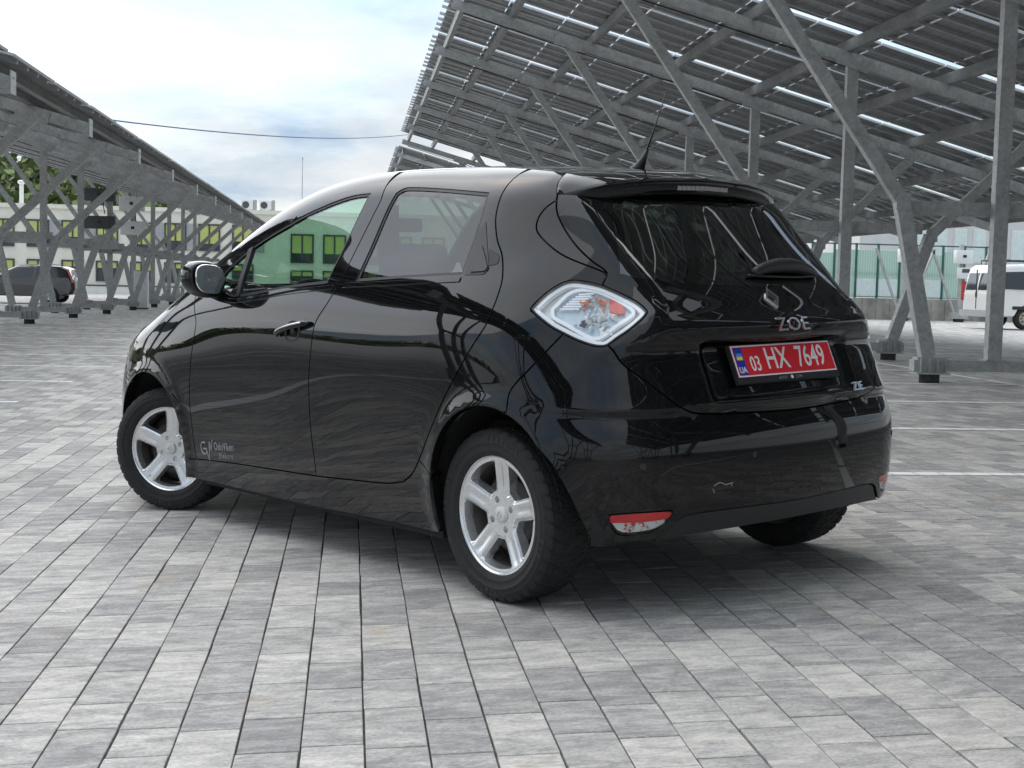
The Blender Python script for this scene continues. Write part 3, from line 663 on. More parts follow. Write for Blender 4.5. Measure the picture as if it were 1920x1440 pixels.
def spl2(xs, zs, T):
    n = len(xs); zf = [spl(zs, r) for r in T]; ba = [spl(xs, np.eye(n)[i]) for i in range(n)]
    return lambda x, z: sum(ba[i](x) * zf[i](z) for i in range(n))
# side half width table  rows: x stations, cols: z
ZS=[.10,.22,.34,.50,.66,.80,.90,.97,1.03,1.10,1.22,1.36,1.50,1.62]
XS=[-.75,-.40,-.2,0,.5,1.2,2.0,2.6,3.0,3.5]
BASE=np.array([.790,.815,.832,.845,.852,.853,.848,.838,.822,.797,.738,.668,.592,.52])
d=np.array
T=[d([.760,.785,.802,.80,.73,.61,.46,.36,.28,.20,.10,.05,.02,.0]),
   d([.790,.815,.832,.843,.812,.750,.695,.645,.588,.525,.430,.360,.30,.25]),
   d([.802,.825,.842,.853,.852,.838,.814,.786,.750,.702,.604,.522,.45,.38]),
   BASE+d([.02,.018,.016,.014,.013,.010,.005,-.002,-.012,-.026,-.042,-.046,-.044,-.044]),
   BASE+d([0,0,0,.0,.003,.006,.006,.004,0,-.006,-.014,-.015,-.014,-.014]),
   BASE+d([0,0,-.002,-.006,-.006,-.002,0,0,0,0,0,0,0,0]),
   BASE+d([0,0,0,-.002,0,.002,.0,-.002,-.006,-.010,-.014,-.02,-.022,-.022]),
   BASE+d([.01,.012,.012,.012,.008,-.002,-.022,-.035,-.045,-.05,-.05,-.05,-.05,-.05]),
   BASE+d([.0,.0,.0,-.01,-.03,-.06,-.09,-.11,-.12,-.12,-.12,-.12,-.12,-.12]),
   BASE+d([-.06,-.06,-.06,-.08,-.13,-.18,-.22,-.24,-.26,-.27,-.27,-.27,-.27,-.27])]
Wside_exact=spl2(XS,ZS,T)
_gx=np.arange(-1.0,3.81,.02);_gz=np.arange(.0,1.81,.015);_WT=Wside_exact(_gx[:,None],_gz[None,:])
def _cr(t): return (-.5*t+t*t-.5*t**3, 1-2.5*t*t+1.5*t**3, .5*t+2*t*t-1.5*t**3, -.5*t*t+.5*t**3)
def Wside(x,z):
    u=np.clip((x+1.0)/.02,1,len(_gx)-3.001);v=np.clip(z/.015,1,len(_gz)-3.001);i=u.astype(int);j=v.astype(int);a=_cr(u-i);c=_cr(v-j)
    return sum(a[p]*sum(c[q]*_WT[i+p-1,j+q-1] for q in range(4)) for p in range(4))
# rear centre profile
XR=spl([.10,.22,.32,.42,.52,.60,.665,.72,.80,.865,.90,.928,.98,1.03,1.09,1.20,1.32,1.42,1.55],
       [-.57,-.605,-.638,-.652,-.655,-.648,-.630,-.613,-.584,-.562,-.576,-.602,-.573,-.530,-.478,-.375,-.262,-.170,-.06])
# front centre profile
XF=spl([.1,.2,.35,.5,.65,.8,.95,1.1],[3.34,3.39,3.42,3.425,3.40,3.33,3.20,3.0])
# top centre profile z(x)
ZT=spl([-.6,-.3,-.1,.1,.4,.8,1.1,1.4,1.7,2.0,2.3,2.6,2.9,3.15,3.4],
       [1.385,1.440,1.482,1.515,1.541,1.559,1.562,1.543,1.482,1.362,1.205,1.065,.96,.86,.72])
CROWN=spl([-.6,0,.5,1,1.5,2,2.6,3.4],[.15,.11,.08,.07,.085,.13,.15,.15])
def rnd(a,b,r,p=2.35):
    r=np.asarray(r,float)
    u=np.maximum(a+r,0)/r;v=np.maximum(b+r,0)/r
    n=(u**p+v**p)**(1/p)
    return np.where((a>-r)|(b>-r),(n-1)*r+np.minimum(np.maximum(a,b)+r,0)*0,np.maximum(a,b))
RC=spl([.1,.35,.55,.64,.72,.80,.9,1.1,1.3,1.45,1.6],[.24,.25,.25,.22,.18,.12,.06,.045,.05,.07,.09])
KR=spl([.1,.5,.6,.7,.8,.9,1.0,1.1,1.25,1.45],[.16,.17,.175,.22,.24,.23,.21,.23,.27,.27])
sst=lambda t:(lambda c:c*c*(3-2*c))(np.clip(t,0,1))
YC=spl([.80,.867,.91,.96,1.0,1.03,1.07,1.12],[.67,.65,.622,.562,.51,.522,.552,.59])
def F(P):
    x,y,z=P[...,0],np.abs(P[...,1]),P[...,2]
    rho1=np.hypot(x+.03,z-.345);rho2=np.hypot(x-2.588,z-.335)
    fl=.013*(np.exp(-((rho1-.335)/.045)**2)+np.exp(-((rho2-.340)/.045)**2))
    a=(y-Wside(x,z)-fl)*.95
    dx=.85
    pk=.026*(1-sst((.37+.5*(z-.70)*0-y)/.05+.5)*sst((z-.685)/.03)*sst((.905-z)/.035))*sst((z-.66)/.03)*sst((.93-z)/.04)
    pod=.02*sst((y-YC(z))/.06+.5)*sst((z-.82)/.08)*sst((1.12-z)/.06)
    b=(XR(z)-pk-pod+KR(z)*y*y-x)*.88
    s=rnd(a,b,RC(z))
    c=(x-XF(z)+.30*y*y+.25*y**4)*.9
    s=rnd(s,c,.22)
    t=(z-ZT(x)+CROWN(x)*y*y)*.93
    s=rnd(s,t,np.clip(.10+.0*x,.06,.3))
    return np.maximum(s,.12-z)
def F_grad(P,e=1e-4):
    g=np.stack([F(P+e*np.eye(3)[i])-F(P-e*np.eye(3)[i]) for i in range(3)],-1)
    return g/np.linalg.norm(g,axis=-1,keepdims=True)

# ---- projections onto the skin
def bis(P, D, lo, hi, n=25):
    lo = np.full(P.shape[:-1], float(lo)); hi = np.full(P.shape[:-1], float(hi))
    for _ in range(n):
        m = (lo + hi) / 2; v = F(P + D * m[..., None]); lo = np.where(v < 0, m, lo); hi = np.where(v < 0, hi, m)
    return P + D * hi[..., None]
def side(L):
    L = np.asarray(L, float); P = np.stack([L[:, 0], 0 * L[:, 0], L[:, 1]], -1); return bis(P, np.broadcast_to([0., 1, 0], P.shape), .1, 1.3)
def rear(L):
    L = np.asarray(L, float); P = np.stack([.6 + 0 * L[:, 0], L[:, 0], L[:, 1]], -1); return bis(P, np.broadcast_to([-1., 0, 0], P.shape), .1, 2.2)
def front(L):
    L = np.asarray(L, float); P = np.stack([2.0 + 0 * L[:, 0], L[:, 0], L[:, 1]], -1); return bis(P, np.broadcast_to([1., 0, 0], P.shape), .1, 2.2)
def top(L):
    L = np.asarray(L, float); P = np.stack([L[:, 0], L[:, 1], .55 + 0 * L[:, 0]], -1); return bis(P, np.broadcast_to([0., 0, 1.], P.shape), .05, 1.6)
Q0 = np.array([1.0, 0, .72])
def to_sph(P, wrap=False):
    d = P - Q0; th = np.arctan2(d[:, 1], -d[:, 0])
    if wrap: th = np.where(th < 0, th + 2 * np.pi, th)
    return np.stack([th, np.arctan2(d[:, 2], np.hypot(d[:, 0], d[:, 1]))], -1)
def from_sph(U):
    D = np.stack([-np.cos(U[:, 0]) * np.cos(U[:, 1]), np.sin(U[:, 0]) * np.cos(U[:, 1]), np.sin(U[:, 1])], -1); return bis(np.broadcast_to(Q0, D.shape), D, .05, 3.6)
def to_top(P, wrap=False): return P[:, :2].copy()
def from_top(U): return top(U)
def dense(pts, step=.014):
    """Catmull-Rom through the points, resampled"""
    P = np.asarray(pts, float)
    if len(P) < 3: 
        n = max(2, int(np.linalg.norm(P[1] - P[0]) / step)); return P[0] + (P[1] - P[0]) * np.linspace(0, 1, n + 1)[:, None]
    E = np.concatenate([[2 * P[0] - P[1]], P, [2 * P[-1] - P[-2]]]); out = []
    for i in range(1, len(E) - 2):
        p0, p1, p2, p3 = E[i - 1:i + 3]; n = max(2, int(np.linalg.norm(p2 - p1) / step)); t = np.linspace(0, 1, n, endpoint=False)[:, None]
        out.append(.5 * (2 * p1 + (p2 - p0) * t + (2 * p0 - 5 * p1 + 4 * p2 - p3) * t ** 2 + (3 * p1 - p0 - 3 * p2 + p3) * t ** 3))
    return np.concatenate(out + [P[-1:]])
cs = lambda L: side(dense(L)); cr = lambda L: rear(dense(L)); ct = lambda L: top(dense(L)); cf = lambda L: front(dense(L))
def c3(L): return from_sph(to_sph(dense(L)))
def loop(*cs_):
    P = np.concatenate(cs_); keep = [0]
    for i in range(1, len(P)):
        if np.linalg.norm(P[i] - P[keep[-1]]) > .004: keep.append(i)
    P = P[keep]
    if np.linalg.norm(P[0] - P[-1]) < .004: P = P[:-1]
    # fill long straight jumps
    out = []
    for i in range(len(P)):
        a, b = P[i], P[(i + 1) % len(P)]; n = max(1, int(np.linalg.norm(b - a) / .018)); out += [a + (b - a) * k / n for k in range(n)]
    return np.array(out)
def mir(P): return P * np.array([1, -1, 1])
def inpoly(U, poly):
    x, y = U[:, 0], U[:, 1]; r = np.zeros(len(U), bool); j = len(poly) - 1
    for i in range(len(poly)):
        xi, yi = poly[i]; xj, yj = poly[j]
        if yi != yj: r ^= ((yi > y) != (yj > y)) & (x < (xj - xi) * (y - yi) / (yj - yi) + xi)
        j = i
    return r
def area2(U): return .5 * np.sum(U[:, 0] * np.roll(U[:, 1], -1) - np.roll(U[:, 0], -1) * U[:, 1])
def ring_dirs(P, N, sgn):
    T = np.roll(P, -1, 0) - np.roll(P, 1, 0); T /= np.linalg.norm(T, axis=1)[:, None] + 1e-12; d = np.cross(N, T) * sgn; return d / (np.linalg.norm(d, axis=1)[:, None] + 1e-12)
def panel(name, outer, mat, parent, holes=(), inset=.0036, hole_inset=None, flange=.022, h=.024, offset=0., proj='sph', wrap=False, both=False, depth_fn=None):
    to, fr = (to_sph, from_sph) if proj == 'sph' else (to_top, from_top)
    loops = []
    for k, Lp in enumerate([outer] + list(holes)):
        U = to(Lp, wrap); P = fr(U); 
        # orientation test in 3-D: make n x t point into the panel
        N = F_grad(P); a = area2(U); uN = F_grad(fr(U[:1]))
        e = 1e-3; du = fr(U[:1] + [[e, 0]])[0] - P[0]; dv = fr(U[:1] + [[0, e]])[0] - P[0]; hand = np.sign(np.cross(du, dv) @ N[0])
        sgn = np.sign(a) * hand * (1 if k == 0 else -1)
        ins = inset if k == 0 else (inset if hole_inset is None else hole_inset)
        D = ring_dirs(P, N, sgn); P2 = P + D * ins; U2 = to(P2, wrap); P2 = fr(U2); loops.append((U2, P2, F_grad(P2), ring_dirs(P2, F_grad(P2), sgn)))
    U0 = loops[0][0]; lo, hi = U0.min(0), U0.max(0)
    Pm = loops[0][1]; s = 1.0 if proj == 'top' else np.median(np.linalg.norm(Pm - Q0, axis=1))
    st = h / s; gxx, gyy = np.meshgrid(np.arange(lo[0], hi[0], st), np.arange(lo[1], hi[1], st * .87)); gxx[1::2] += st / 2
    G = np.stack([gxx.ravel(), gyy.ravel()], -1); ok = inpoly(G, U0)
    for l in loops[1:]: ok &= ~inpoly(G, l[0])
    G = G[ok]
    B = np.concatenate([l[0] for l in loops])
    if len(G):
        dmin = np.full(len(G), 1e9)
        for c in range(0, len(B), 64): dmin = np.minimum(dmin, np.sqrt(((G[:, None] - B[None, c:c + 64]) ** 2).sum(-1)).min(1))
        G = G[dmin > st * .55]
    ed = []; o = 0
    for l in loops:
        n = len(l[0]); ed += [(o + i, o + (i + 1) % n) for i in range(n)]; o += n
    allU = np.concatenate([B, G]); c0 = allU.mean(0)
    vs_, _, fs_, *_ = delaunay_2d_cdt([Vector((float(a), float(b))) for a, b in allU - c0], ed, [], 0, 1e-7)
    UU = np.array([(v.x, v.y) for v in vs_]) + c0; T = np.array([f for f in fs_ if len(f) == 3]); cen = UU[T].mean(1)
    ok = inpoly(cen, U0)
    for l in loops[1:]: ok &= ~inpoly(cen, l[0])
    T = T[ok]; P = fr(UU); N = F_grad(P)
    fn = np.cross(P[T[:, 1]] - P[T[:, 0]], P[T[:, 2]] - P[T[:, 0]]); flip = (fn * N[T[:, 0]]).sum(1) < 0; T[flip] = T[flip][:, ::-1]
    off = offset if depth_fn is None else depth_fn(P)
    VV = [P + N * (off if np.isscalar(off) else off[:, None])]; NN = [N]; FF = [tuple(t) for t in T]; o = len(P)
    if flange > 0:
        for U2, P2, N2, D2 in loops:
            n = len(P2); b0 = P2 + N2 * offset; r = min(.0018, flange * .4)
            rings = [(b0, N2), (b0 - D2 * r * .35 - N2 * r * .35, N2 * .7 - D2 * .7), (b0 - D2 * r * .5 - N2 * r, -D2 + N2 * .1), (b0 - D2 * r * .5 - N2 * flange, -D2)]
            for q, nn in rings: VV.append(q); NN.append(nn / np.linalg.norm(nn, axis=1)[:, None])
            for k in range(3):
                for i in range(n):
                    j = (i + 1) % n; f = (o + k * n + i, o + k * n + j, o + (k + 1) * n + j, o + (k + 1) * n + i); a, b_, c_ = [np.concatenate(VV)[x] if False else None for x in range(3)]
                    FF.append(f)
            # face direction of the rim strips
            v0 = rings[0][0]; v3 = rings[3][0]; fnn = np.cross(v0[1] - v0[0], v3[0] - v0[0])
            if fnn @ (-D2[0]) < 0:
                for q in range(len(FF) - 3 * n, len(FF)): FF[q] = FF[q][::-1]
            o += 4 * n
    VV = np.concatenate(VV); NN = np.concatenate(NN)
    res = [make(name, VV, FF, mat, parent, True, NN)]
    if both: res.append(make(name, mir(VV), [f[::-1] for f in FF], mat, both if not isinstance(both, bool) else parent, True, mir(NN)))
    return res

# ---- paints
def car_paint():
    t = NT('paint_black'); v = t.coord('Object'); n = t.noise(v, 260, 2, .5); n2 = t.noise(v, 7, 4, .6)
    nm = t.bump(n, .012, .0006); sx_ = t.n('ShaderNodeSeparateXYZ'); t.link(v, sx_.inputs[0])
    low = t.math('MULTIPLY', t.math('SUBTRACT', .62, sx_.outputs[2], clamp=True), 1.6, clamp=True); d1 = t.noise(v, 22, 6, .7); d2 = t.noise(v, 2.5, 3, .6)
    film = t.math('MULTIPLY', t.math('MULTIPLY', low, d2), t.ramp(d1, [(.35, (0, 0, 0)), (.75, (.10, .10, .10))]))
    pc_ = t.mix(film, (.0035, .0036, .0042), (.22, .20, .17))
    M['paint_black'] = t.done(t.bsdf(pc_, t.math('ADD', .025, t.math('MULTIPLY', n2, .03)), 0, None, Coat_Weight=1.0, Coat_Roughness=.006, Coat_IOR=1.42, Specular_IOR_Level=.02))
car_paint()
thin_glass('glass_green', (.62, .82, .70), .0, 1.6); thin_glass('glass_rear', (.16, .20, .185), .0, 1.5); thin_glass('glass_back', (.10, .12, .115), .0, 1.85); thin_glass('lens_clear', (.93, .95, .96), .0, 1.49)
simple('plastic_black', (.014, .014, .015), .45, var=.2, scale=40, bump=.15)
simple('plastic_grey', (.022, .023, .025), .5)
simple('seal_black', (.008, .008, .009), .5)
simple('cabin_dark', (.015, .015, .016), .85)
simple('cabin_grey', (.10, .10, .10), .85)
simple('seat_cloth', (.05, .052, .055), .9, bump=.2, scale=30)
simple('belt_grey', (.22, .23, .23), .8)
simple('brake_lens', (.30, .27, .27), .25)
simple('chrome', (.75, .76, .77), .12, 1.0, var=.03)
simple('alloy_silver', (.74, .745, .75), .27, .85, var=.05, scale=10)
simple('alloy_inner', (.24, .225, .205), .45, .6, var=.2, scale=12)
simple('rust_brown', (.05, .042, .038), .8, var=.4, scale=20)
simple('lamp_white', (.90, .91, .92), .22, var=.02)
simple('lamp_silver', (.70, .69, .66), .3, .1, var=.06)
simple('lamp_blue', (.56, .66, .72), .2, .0, var=.15, scale=40)
simple('lamp_orange', (.75, .20, .06), .2, var=.3, scale=60)
simple('lamp_red', (.62, .05, .03), .2, var=.25, scale=60)
simple('reflector_red', (.60, .004, .006), .35)
simple('plate_red', (.62, .008, .02), .5, var=.04)
simple('plate_white', (.80, .74, .74), .4, var=.02)
simple('plate_blue', (.01, .03, .32), .4); simple('flag_blue', (.04, .30, .62), .4); simple('flag_yellow', (.80, .62, .03), .4)
simple('tyre_mark', (.035, .035, .036), .6)
simple('mirror_glass', (.80, .84, .86), .01, 1.0, var=.0)
simple('sticker_grey', (.30, .31, .33), .5)
def tyre_rubber():
    t = NT('tyre'); v = t.coord('Object'); n = t.noise(v, 30, 4, .6); n2 = t.noise(v, 4, 3)
    c = t.ramp(t.math('ADD', t.math('MULTIPLY', n, .5), t.math('MULTIPLY', n2, .5)), [(.35, (.008, .008, .0085)), (.7, (.022, .0215, .021))])
    M['tyre'] = t.done(t.bsdf(c, .78, 0, t.bump(n, .2, .001)))
tyre_rubber()

# ---- guide curves
PSI = -0.57717
car = empty('hatchback_car', (1.14502, 5.04539, 0), (0, 0, math.pi / 2 - PSI), label='glossy black five-door hatchback with red number plate parked on grey pavers', cat='car')
ROOFE = [(-.02, .468), (.15, .486), (.5, .497), (.945, .50), (1.3, .512), (1.6, .548), (1.85, .603), (2.0, .645), (2.10, .676), (2.20, .712)]
SPLIT = [(.93, 1.475), (.915, 1.42), (.925, 1.357), (.945, 1.238), (.958, 1.128), (.975, 1.077), (1.017, 1.01), (1.062, .958), (1.083, .915), (1.094, .855), (1.113, .768), (1.127, .697), (1.134, .592), (1.13, .478), (1.12, .396), (1.117, .322)]
RDREAR = [(.155, 1.474), (.157, 1.406), (.144, 1.326), (.099, 1.247), (.042, 1.184), (-.006, 1.105), (-.018, 1.047), (-.017, 1.003), (-.010, .96), (.018, .916), (.086, .834), (.157, .749), (.225, .666), (.318, .543), (.384, .458), (.433, .405), (.50, .365)]
DBOT = [(.50, .365), (.617, .347), (.827, .335), (1.117, .322), (1.495, .313), (1.881, .303), (2.158, .292)]
FDF = [(2.131, .976), (2.096, .923), (2.106, .844), (2.126, .765), (2.148, .675), (2.163, .60), (2.170, .539), (2.166, .439), (2.162, .337), (2.158, .292)]
LAMP = np.array([(-0.168, 0.78, 1.008), (-0.185, 0.75, 1.043), (-0.205, 0.72, 1.071), (-0.228, 0.689, 1.092), (-0.252, 0.666, 1.099), (-0.281, 0.644, 1.095), (-0.33, 0.609, 1.081), (-0.395, 0.574, 1.05), (-0.443, 0.555, 1.024), (-0.475, 0.551, 1.001), (-0.482, 0.557, 0.989), (-0.48, 0.58, 0.969), (-0.467, 0.62, 0.938), (-0.445, 0.656, 0.911), (-0.43, 0.68, 0.891), (-0.414, 0.694, 0.886), (-0.385, 0.711, 0.89), (-0.34, 0.733, 0.906), (-0.296, 0.752, 0.927), (-0.256, 0.767, 0.947), (-0.215, 0.777, 0.973), (-0.183, 0.781, 0.994)])
GATEL = [(0.009, 0.45, 1.476), (-0.036, 0.533, 1.436), (-0.07, 0.571, 1.387), (-0.093, 0.595, 1.34), (-0.131, 0.604, 1.286), (-0.2, 0.607, 1.217), (-0.266, 0.598, 1.164), (-0.323, 0.581, 1.123), (-0.33, 0.608, 1.083)]
GATELOW = [(.68, .888), (.656, .829), (.601, .771), (.539, .712), (.489, .678), (.417, .663), (.23, .655), (0, .649)]
ARC = [(-0.078, 0.583, 1.372), (-0.05, 0.613, 1.342), (-0.041, 0.64, 1.296), (-0.072, 0.653, 1.25), (-0.186, 0.645, 1.18), (-0.318, 0.587, 1.124)]
def arch(cx, cz, r, a0, a1, n=60): return side([(cx + r * math.cos(R(a)), cz + r * math.sin(R(a))) for a in np.linspace(a0, a1, n)])
RA = (-.03, .345, .335); FA = (2.588, .335, .340)
SEAM = [(.384, .458), (.29, .41)]
c_split = cs(SPLIT); c_rdr = cs(RDREAR); c_dbot = cs(DBOT); c_fdf = cs(FDF); c_roofe = ct(ROOFE)
def part_x(C, a, b): return C[(C[:, 0] >= a) & (C[:, 0] <= b)]
c_gl = c3(GATEL); c_arc = c3(ARC); c_glow = cr(GATELOW); c_lamp = c3(np.concatenate([LAMP, LAMP[:1]]))[:-1]
# ---- doors
FWIN = [(1.005, 1.455), (1.12, 1.452), (1.23, 1.436), (1.343, 1.412), (1.458, 1.384), (1.568, 1.348), (1.686, 1.309), (1.80, 1.262), (1.89, 1.212), (1.965, 1.155)]
FWINB = [(1.93, 1.070), (1.754, 1.042), (1.348, 1.078), (1.052, 1.097)]
w1 = loop(cs(FWIN), cs([(1.975, 1.135), (1.962, 1.09)]), cs(FWINB), cs([(1.052, 1.097), (1.028, 1.28), (1.005, 1.455)]))
RWIN_T = [(.835, 1.445), (.80, 1.462), (.732, 1.463), (.511, 1.444), (.226, 1.414)]
w2 = loop(cs(RWIN_T), cs([(.226, 1.414), (.21, 1.32), (.205, 1.2), (.198, 1.125)]), cs([(.198, 1.122), (.497, 1.115), (.855, 1.102)]), cs([(.858, 1.11), (.855, 1.25), (.848, 1.38), (.835, 1.445)]))
# the triangular handle inset behind the rear window belongs to the door skin
front_door_loop = loop(c_split[::-1], part_x(c_roofe, .95, 2.12), cs([(2.17, 1.10), (2.165, 1.03), (2.131, .976)]), c_fdf, part_x(c_dbot, 1.13, 2.15)[::-1])
rear_door_loop = loop(c_split, part_x(c_dbot, .51, 1.11)[::-1], c_rdr[::-1], part_x(c_roofe, .165, .935))
fd = panel('front_door', front_door_loop, 'paint_black', car, holes=[w1], both=True, hole_inset=.0)
rd = panel('rear_door', rear_door_loop, 'paint_black', car, holes=[w2], both=True, hole_inset=.0)
def inset_loop(Lp, d, proj='sph', wrap=False):
    U = to_sph(Lp, wrap); P = from_sph(U); N = F_grad(P); e = 1e-3; du = from_sph(U[:1] + [[e, 0]])[0] - P[0]; dv = from_sph(U[:1] + [[0, e]])[0] - P[0]
    sgn = np.sign(area2(U)) * np.sign(np.cross(du, dv) @ N[0]); 
    Q = P + ring_dirs(P, N, sgn) * d
    return from_sph(to_sph(Q, wrap))
def window(lp, doors, glass, bar=None):
    seal_in = inset_loop(lp, .013)
    for d_, m_ in zip(doors, (False, True)): pass
    s = panel('window_seal', lp, 'seal_black', doors[0], holes=[seal_in], inset=.0004, hole_inset=0, flange=.012, offset=-.0035, both=doors[1])
    g_ = panel('side_window', seal_in, glass, doors[0], inset=-.006, flange=0, offset=-.007, h=.05, both=doors[1])
    return g_
window(w1, fd, 'glass_green'); window(w2, rd, 'glass_rear')
bar_loop = loop(cs([(1.80, 1.262), (1.768, 1.16), (1.742, 1.046)]), cs([(1.772, 1.046), (1.80, 1.16), (1.83, 1.248)]))
panel('window_bar', bar_loop, 'plastic_black', fd[0], inset=0, flange=.02, offset=.0015, both=fd[1])
# belt trims under the glass
for pts, doors in (([(1.965, 1.056), (1.754, 1.030), (1.348, 1.066), (1.00, 1.088)], fd), ([(.93, 1.094), (.497, 1.104), (.20, 1.112)], rd)):
    up = cs(pts); dn = cs([(x, z - .015) for x, z in pts][::-1]); panel('belt_trim', loop(up, dn), 'plastic_grey' if False else 'paint_black', doors[0], inset=0, flange=.006, offset=.004, both=doors[1])
# hidden rear door handle
hp = loop(cs([(.182, 1.306), (.133, 1.227), (.085, 1.155)]), cs([(.078, 1.14), (.085, 1.124)]), cs([(.10, 1.120), (.185, 1.120)]), cs([(.19, 1.13), (.20, 1.20), (.205, 1.28)]))
ho = panel('handle_surround', hp, 'plastic_grey', rd[0], inset=.001, flange=.01, offset=.0025, both=rd[1])
bt = loop(cs([(.160, 1.222), (.146, 1.213), (.083, 1.146)]), cs([(.083, 1.136), (.095, 1.131)]), cs([(.157, 1.129), (.165, 1.138)]), cs([(.171, 1.207), (.167, 1.218)]))
panel('door_handle', bt, 'plastic_grey', ho[0], inset=.0, flange=.006, offset=.007, h=.02, both=ho[1])
pk_ = loop(cs([(.115, 1.210), (.062, 1.190), (.046, 1.172)]), cs([(.046, 1.158), (.078, 1.151), (.086, 1.158)])); panel('handle_pocket', pk_, 'plain_black', rd[0], inset=0, flange=.004, offset=.0015, h=.02, both=rd[1])
# front door handle: dished recess and bar
def ell(cx, cz, a, b, rot=0, n=40):
    t = np.linspace(0, 2 * np.pi, n, endpoint=False); c, s = math.cos(rot), math.sin(rot); return side(np.stack([cx + a * np.cos(t) * c - b * np.sin(t) * s, cz + a * np.cos(t) * s + b * np.sin(t) * c], -1))
for k, dd in enumerate(fd):
    s = 1 if k == 0 else -1
    rc = ell(1.245, .902, .062, .044, -.12); P = from_sph(to_sph(rc)); cen = side([(1.245, .902)])[0]; N = F_grad(P); n0 = F_grad(cen[None])[0]
    V = list(P + N * .0002); nr = len(P)
    V += list(cen + (P - cen) * .75 - n0 * .001); V += list(cen + (P - cen) * .35 - n0 * .0015); V.append(cen + n0 * .0008)
    V = np.array(V) + n0 * .001; Fs = [(r * nr + i, r * nr + (i + 1) % nr, (r + 1) * nr + (i + 1) % nr, (r + 1) * nr + i) for r in range(2) for i in range(nr)] + [(2 * nr + i, 2 * nr + (i + 1) % nr, 3 * nr) for i in range(nr)]
    make('handle_recess', V if s > 0 else mir(V), Fs if s > 0 else [f[::-1] for f in Fs], 'plain_black', dd, True)
    ln = side(dense([(1.352, .884), (1.30, .904), (1.22, .920), (1.13, .935), (1.108, .937)], .01)); NN_ = F_grad(ln); n = len(ln); m = MB(); rr = []
    pts = []
    for i in range(n):
        t = i / (n - 1); lift = .028 * math.sin(math.pi * min(1, max(0, t)) ** .8) ** .5 if 0 < t < 1 else .003
        pts.append(ln[i] + NN_[i] * (lift + .004)); rr.append(.0125 * (1 if .05 < t < .95 else .55))
    pts = [p if s > 0 else p * np.array([1, -1, 1]) for p in pts]
    m.tube(pts, rr, 10); hb_ = m.build('door_handle', 'paint_black', dd, True)
    pts2 = [p + np.array([0, s * .010, .004]) for p in pts[3:-3]]; MB().tube(pts2, .004, 6).build('chrome_strip', 'chrome', hb_, True)
# lettering on the front door
def surf_mat(P, N, xdir):
    N = Vector(N).normalized(); X = Vector(xdir); X = (X - N * X.dot(N)).normalized(); Y = N.cross(X); return Matrix(((X.x, Y.x, N.x, P[0]), (X.y, Y.y, N.y, P[1]), (X.z, Y.z, N.z, P[2]), (0, 0, 0, 1)))
def on_side(x, z, lift=.0012):
    p = side([(x, z)]); n = F_grad(p)[0]; return p[0] + n * lift, n
p, n = on_side(1.885, .372); text_mesh('OsloViken', .050, 'sticker_grey', fd[0], surf_mat(p, n, (-1, 0, .06)), 'lettering', .0004, 'CENTER', .86)
p, n = on_side(1.87, .332); text_mesh('Elektro', .034, 'sticker_grey', fd[0], surf_mat(p, n, (-1, 0, .06)), 'lettering', .0004, 'CENTER', .95, 1.35)
m = MB(); pp = []
for a in np.linspace(60, 330, 26):
    q, n = on_side(2.068 - .027 * math.cos(R(a)), .352 + .027 * math.sin(R(a)), .0015); pp.append(q)
m.tube(pp, .0036, 6); q = [on_side(x, z, .0015)[0] for x, z in ((2.075, .35), (2.045, .35), (2.04, .33), (2.028, .30), (2.012, .385), (2.0, .345), (1.985, .395))]; m.tube(q, .0034, 6); m.build('emblem', 'sticker_grey', fd[0])
# ---- quarter panel, lens-shaped pillar trim
i_top = 6                                   # lamp point where the tailgate gap meets the lamp
lamp_front = c3(np.concatenate([LAMP[17:], LAMP[:7]])); lamp_low = c3(LAMP[14:19]); lamp_rear = c3(LAMP[6:15])
BQ = [(-.296, .752, .9265), (-.235, .818, .834), (-.153, .855, .744), (-.128, .858, .67)]
c_bq = c3(BQ)
arch_q = arch(*RA, 103, 12)
quarter = loop(c_rdr[:np.argmin(np.linalg.norm(c_rdr - side([(.384, .458)])[0], axis=1))], cs(SEAM), arch(*RA, 13, 106), c_bq[::-1], c3(np.concatenate([LAMP[18:], LAMP[:7]])), c_gl[::-1][:np.argmin(np.linalg.norm(c_gl[::-1] - c_arc[-1], axis=1))], c_arc[::-1], c_gl[:np.argmin(np.linalg.norm(c_gl - c_arc[0], axis=1))][::-1], ct([(.005, .455), (.0, .472), (.15, .487)]))
panel('quarter_panel', quarter, 'paint_black', car, both=True, flange=.03)
ia, ib = np.argmin(np.linalg.norm(c_gl - c_arc[0], axis=1)), np.argmin(np.linalg.norm(c_gl - c_arc[-1], axis=1))
panel('pillar_trim', loop(c_arc, c_gl[ia:ib][::-1]), 'paint_black', car, both=True, flange=.02, h=.02)
# ---- sill
sill = loop(c_dbot, cs([(2.158, .292), (2.235, .285)]), arch(*FA, 188, 205, 10), cs([(2.28, .195), (1.3, .188), (.33, .20)]), arch(*RA, -24, 11, 10), cs(SEAM)[::-1], cs([(.384, .458), (.433, .405), (.50, .365)]))
panel('side_sill', sill, 'paint_black', car, both=True, flange=.05)
